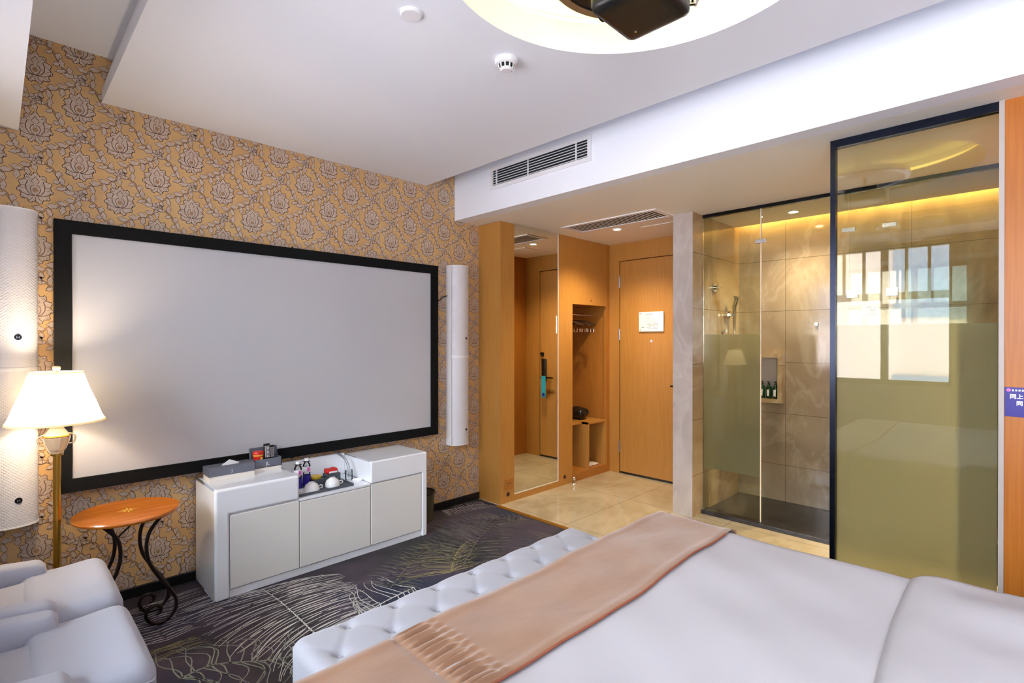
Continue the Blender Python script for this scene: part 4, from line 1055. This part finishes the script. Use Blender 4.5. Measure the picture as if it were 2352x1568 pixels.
p2 = pane('shower_glass', XG, .799, 1.313, 1.99, ZF - .022, M['glass'], .008, 'clear glass transom above the open shower entrance', [])
p3 = pane('shower_glass', XG, .590, .794, .03, ZF - .022, M['glass'], .008, 'narrow shower glass seen behind the tall screen, with frosted band', [(.34, 1.34)])
p4 = pane('shower_glass', XG, -.9, .585, .03, ZF - .022, M['glass'], .008, 'wide shower glass behind the tall screen, reaching behind the wood wall', [(.34, 1.34)])
def hinge(par, y, z, w=.036, h=.026):
    b = B(); b.box((XG - .012, y - w, z - h / 2), (XG + .012, y + w, z + h / 2), .002); o = b.build('hinge', M['chrome'], par)
    b = B()
    for s_ in (-1, 1): b.cyl((XG - .0135, y + s_ * w * .55, z), (XG - .0115, y + s_ * w * .55, z), .0045, 10)
    b.build('screw', M['steel'], o)
hinge(p1, 1.318, 1.985); hinge(p3, .796, 1.985); hinge(p4, .587, 1.985)
hinge(p3, .775, 1.585, .030, .05); hinge(p4, .575, 1.585, .030, .05)
pq = thing('beige_plaque', 'small beige square plaque with dark mark on the shower glass', 'sign', (XG, .683, 1.435))
B().box((XG - .008, .643, 1.437), (XG - .0045, .724, 1.52), .001).build('plate', M['pale_card'], pq)
b = B(); b.tube(spline([(XG - .0085, .700, 1.495), (XG - .0085, .685, 1.505), (XG - .0085, .680, 1.485), (XG - .0085, .668, 1.475), (XG - .0085, .660, 1.490)], 4), .002, 6)
b.box((XG - .0088, .655, 1.452), (XG - .008, .695, 1.456)); b.build('mark', M['notice_ink'], pq)
rl = B(); rl.box((XG - .016, -.9, ZF - .024), (XG + .016, 1.733, ZF - .0005)); rl.box((XG - .022, .70, ZF - .020), (XG - .016, .80, ZF - .004))
tag(rl.build('shower_rail', M['black_metal']), 'thin black metal head rail along the ceiling above the shower glass', 'rail')
# the back-wall niche with green bottles
sn = thing('shower_niche', 'small framed wall niche in the shower back wall holding green bottles', 'niche', (XS - .02, 1.50, .797))
b = B(); ya, yb_, za, zb_ = 1.374, 1.66, .797, 1.189; f_ = .032
ring4(b, 0, XS - .075, XS, ya, yb_, za, zb_, f_)
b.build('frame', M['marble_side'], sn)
B().box((XS - .006, ya + f_, za + f_), (XS - .001, yb_ - f_, zb_ - f_)).build('inner_back', M['stone_grey'], sn)
for k, (yy, lb) in enumerate(((1.430, 'dark green pump bottle beside the niche frame, end of the three'), (1.480, 'dark green pump bottle in the middle of the shower niche'), (1.530, 'dark green pump bottle partly behind the frosted shower glass'))):
    t = thing('pump_bottle', lb, 'bottle', (XS - .042, yy, za + f_), 'green pump bottles in the shower niche'); x_, z_ = XS - .042, za + f_
    b = B(); b.lathe([(0, z_), (.020, z_), (.022, z_ + .004), (.022, z_ + .085), (.015, z_ + .100), (.009, z_ + .106), (.009, z_ + .112), (0, z_ + .112)], (x_, yy), 20); b.build('body', M['green_glass'], t, True)
    b = B(); b.lathe([(0, z_ + .138), (.006, z_ + .138), (.006, z_ + .126), (.010, z_ + .122), (.010, z_ + .112)], (x_, yy), 14); b.box((x_ - .024, yy - .004, z_ + .132), (x_, yy + .004, z_ + .139)); b.build('pump', M['black'], t, True)
    b = B(); b.box((x_ - .0232, yy - .008, z_ + .02), (x_ - .021, yy + .008, z_ + .07)); b.build('label', M['white_print'], t)
# shower fittings on the partition side
YP = 1.735
sv = thing('shower_valve', 'round chrome shower valve on the marble side wall', 'tap', (3.95, YP, 1.705))
b = B(); b.cyl((3.955, YP, 1.705), (3.955, YP - .012, 1.705), .036, 30); b.build('plate', M['chrome'], sv, True)
b = B(); b.cyl((3.955, YP - .012, 1.705), (3.955, YP - .045, 1.705), .016, 20); b.cyl((3.955, YP - .035, 1.705), (4.0, YP - .04, 1.705), .006, 10); b.build('lever', M['chrome'], sv, True)
ss = thing('hand_shower', 'chrome hand shower in its holder on the marble side wall', 'shower', (4.20, YP, 1.40))
b = B(); b.cyl((4.17, YP, 1.50), (4.17, YP - .03, 1.50), .028, 24); b.box((4.16, YP - .05, 1.49), (4.23, YP - .02, 1.51)); b.build('holder', M['chrome'], ss, True)
b = B(); b.tube([(4.23, YP - .05, 1.37), (4.225, YP - .052, 1.50), (4.21, YP - .06, 1.56)], [.010, .012, .014], 12); b.tube([(4.205, YP - .055, 1.55), (4.18, YP - .085, 1.64)], [.016, .026], 16); b.build('shower_head', M['chrome'], ss, True)
b = B(); b.tube(spline([(4.23, YP - .05, 1.37), (4.232, YP - .05, 1.2), (4.20, YP - .06, .95), (4.12, YP - .05, .9), (4.10, YP - .03, 1.2), (4.11, YP - .01, 1.36)], 8), .006, 8); b.build('hose', M['steel'], ss, True)
b = B(); b.cyl((4.11, YP, 1.37), (4.11, YP - .035, 1.37), .014, 16); b.build('outlet', M['chrome'], ss, True)
b = B(); b.cyl((XS, 1.15, 1.42), (XS - .012, 1.15, 1.42), .014, 16); tag(b.build('wall_button', M['steel'], smooth=True), 'small round metal cap on the shower back wall above the niche', 'fitting')

# tall glass screen between room and bathroom
gs = thing('glass_screen', 'tall greenish glass screen frosted below, framed in black beside the bed', 'glass screen', (XR + .02, .37, 0))
B().box((XR + .010, .086, .01), (XR + .020, .642, ZF - .036)).build('pane', M['glass_big'], gs)
B().box((XR + .0205, .087, .012), (XR + .0215, .641, 1.368)).build('frosted_band', M['frost'], gs)
B().box((XR - .004, .084, ZF - .036), (XR + .034, .642, ZF - .0005)).build('top_rail', M['bluemetal'], gs)
B().box((XR - .004, .642, 0), (XR + .034, .664, ZF - .0005)).build('post', M['bluemetal'], gs)
B().box((XR - .002, .084, 0), (XR + .032, .642, .012)).build('lower_rail', M['bluemetal'], gs)

# blue sign on the wood wall
bs = thing('blue_sign', 'dark blue sticker with white characters on the orange wood wall', 'sign', (XR, -.05, 1.0))
B().box((XR - .003, -.17, 1.002), (XR - .0005, .066, 1.116), .0005).build('sticker', M['blue_sign'], bs)
RS = (PI / 2, 0, -PI / 2)
text('lettering', '同上', .019, (XR - .0032, .052, 1.074), RS, M['white_print'], bs, .0006)
text('lettering', '同', .019, (XR - .0032, .034, 1.048), RS, M['white_print'], bs, .0006)
b = B(); b.cyl((XR - .0038, .055, 1.105), (XR - .003, .055, 1.105), .0065, 20); b.build('emblem', M['pink'], bs)
b = B()
for k in range(6): b.box((XR - .0036, .040 - .009 * k, 1.101), (XR - .0031, .0455 - .009 * k, 1.108))
b.build('small_print', M['white_print'], bs)

# ------------------------------------------------------------------ curtains at the window
def curtain(ya, yb_, label, tie):
    t = thing('curtain', label, 'curtain', (XW + .1, (ya + yb_) / 2, .05), 'curtains at the window wall')
    def fn(u, v):
        z = .04 + v * 2.42; w = 1.0 if not tie else 1 - .62 * math.exp(-((z - 1.05) / .55) ** 2)
        c = ya if tie > 0 else yb_
        y = ya + (yb_ - ya) * u
        if tie: y = c + (y - c) * w
        return (XW + .075 + .02 * math.sin(u * (yb_ - ya) * 60) + .01 * math.sin(u * 17), y, z)
    b = B(); b.grid(90, 30, fn); o = b.build('drape', M['curtain'], t, True, ang=80)
    m = o.modifiers.new('s', 'SOLIDIFY'); m.thickness = .004
    b = B(); b.box((XW + .04, ya, 2.46), (XW + .16, yb_, 2.48)); b.build('track', M['speaker_plain'], t)
curtain(-.14, .50, 'cream curtain drawn open between the window and the added window', 0)
curtain(2.55, 3.10, 'cream curtain gathered beside the armchairs and the wallpapered wall', -1)

# ------------------------------------------------------------------ light
w = bpy.data.worlds.new('W'); S.world = w; w.use_nodes = True; nt = w.node_tree; bg = nt.nodes['Background']
bg.inputs[0].default_value = (.84, .91, 1, 1); bg.inputs[1].default_value = 16.0
def area(name, loc, rot, sx_, sy_, power, col, portal=False, spread=None):
    l = bpy.data.lights.new(name, 'AREA'); l.shape = 'RECTANGLE'; l.size = sx_; l.size_y = sy_; l.energy = power; l.color = col
    if portal: l.cycles.is_portal = True
    if spread: l.spread = spread
    o = bpy.data.objects.new(name, l); COL.objects.link(o); o.location = loc; o.rotation_euler = rot; return o
RX = (0, -PI / 2, 0)   # faces +X
area('window_portal', (XW - .17, 1.56, 1.55), RX, 1.4, 2.12, 1, (1, 1, 1), True)
area('window_portal', (XW - .17, -.585, 1.55), RX, 1.4, .93, 1, (1, 1, 1), True)
def spot(loc, power, col, ang=128, r=.03):
    l = bpy.data.lights.new('downlight_lamp', 'SPOT'); l.energy = power; l.color = col; l.spot_size = math.radians(ang); l.spot_blend = 1; l.shadow_soft_size = r
    o = bpy.data.objects.new('downlight_lamp', l); COL.objects.link(o); o.location = loc; return o
area('daylight_fill', (XW + .03, -.585, 1.55), (0, math.radians(-132), 0), 1.3, .88, 34, (.90, .94, 1))  # unseen fill lamp added inside the second window, tilted up at the ceiling
WARM = (1, .80, .48)
spot((3.717, 2.462, ZF - .02), 62, WARM); spot((4.122, 1.217, ZF - .02), 34, WARM); spot((3.35, -.55, ZF - .02), 240, WARM)  # last spot belongs to the added passage downlight
l = bpy.data.lights.new('lamp_bulb', 'POINT'); l.energy = 9; l.color = (1, .80, .55); l.shadow_soft_size = .03
o = bpy.data.objects.new('lamp_bulb', l); COL.objects.link(o); o.location = (LX, LY, 1.09)

# ------------------------------------------------------------------ camera
cam = bpy.data.cameras.new('camera'); cam.sensor_width = 36; cam.lens = 1187 / 2352 * 36; cam.clip_start = .02
co = bpy.data.objects.new('camera', cam); COL.objects.link(co); co.location = (0, 0, 1.3)
co.rotation_euler = (math.radians(90 - .19), 0, math.radians(-45))
S.camera = co
S.view_settings.view_transform = 'Standard'; S.view_settings.look = 'None'; S.view_settings.gamma = 1; S.view_settings.use_curve_mapping = False
S.view_settings.exposure = 0.70
S.cycles.max_bounces = 10; S.cycles.transparent_max_bounces = 20; S.cycles.diffuse_bounces = 5; S.cycles.glossy_bounces = 5; S.cycles.use_adaptive_sampling = True; S.cycles.adaptive_threshold = .045; S.cycles.transmission_bounces = 10
S.cycles.sample_clamp_indirect = 6; S.cycles.caustics_reflective = False; S.cycles.caustics_refractive = True; S.cycles.blur_glossy = .5
S.cycles.use_denoising = True
try: S.cycles.denoiser = 'OPENIMAGEDENOISE'
except Exception: pass
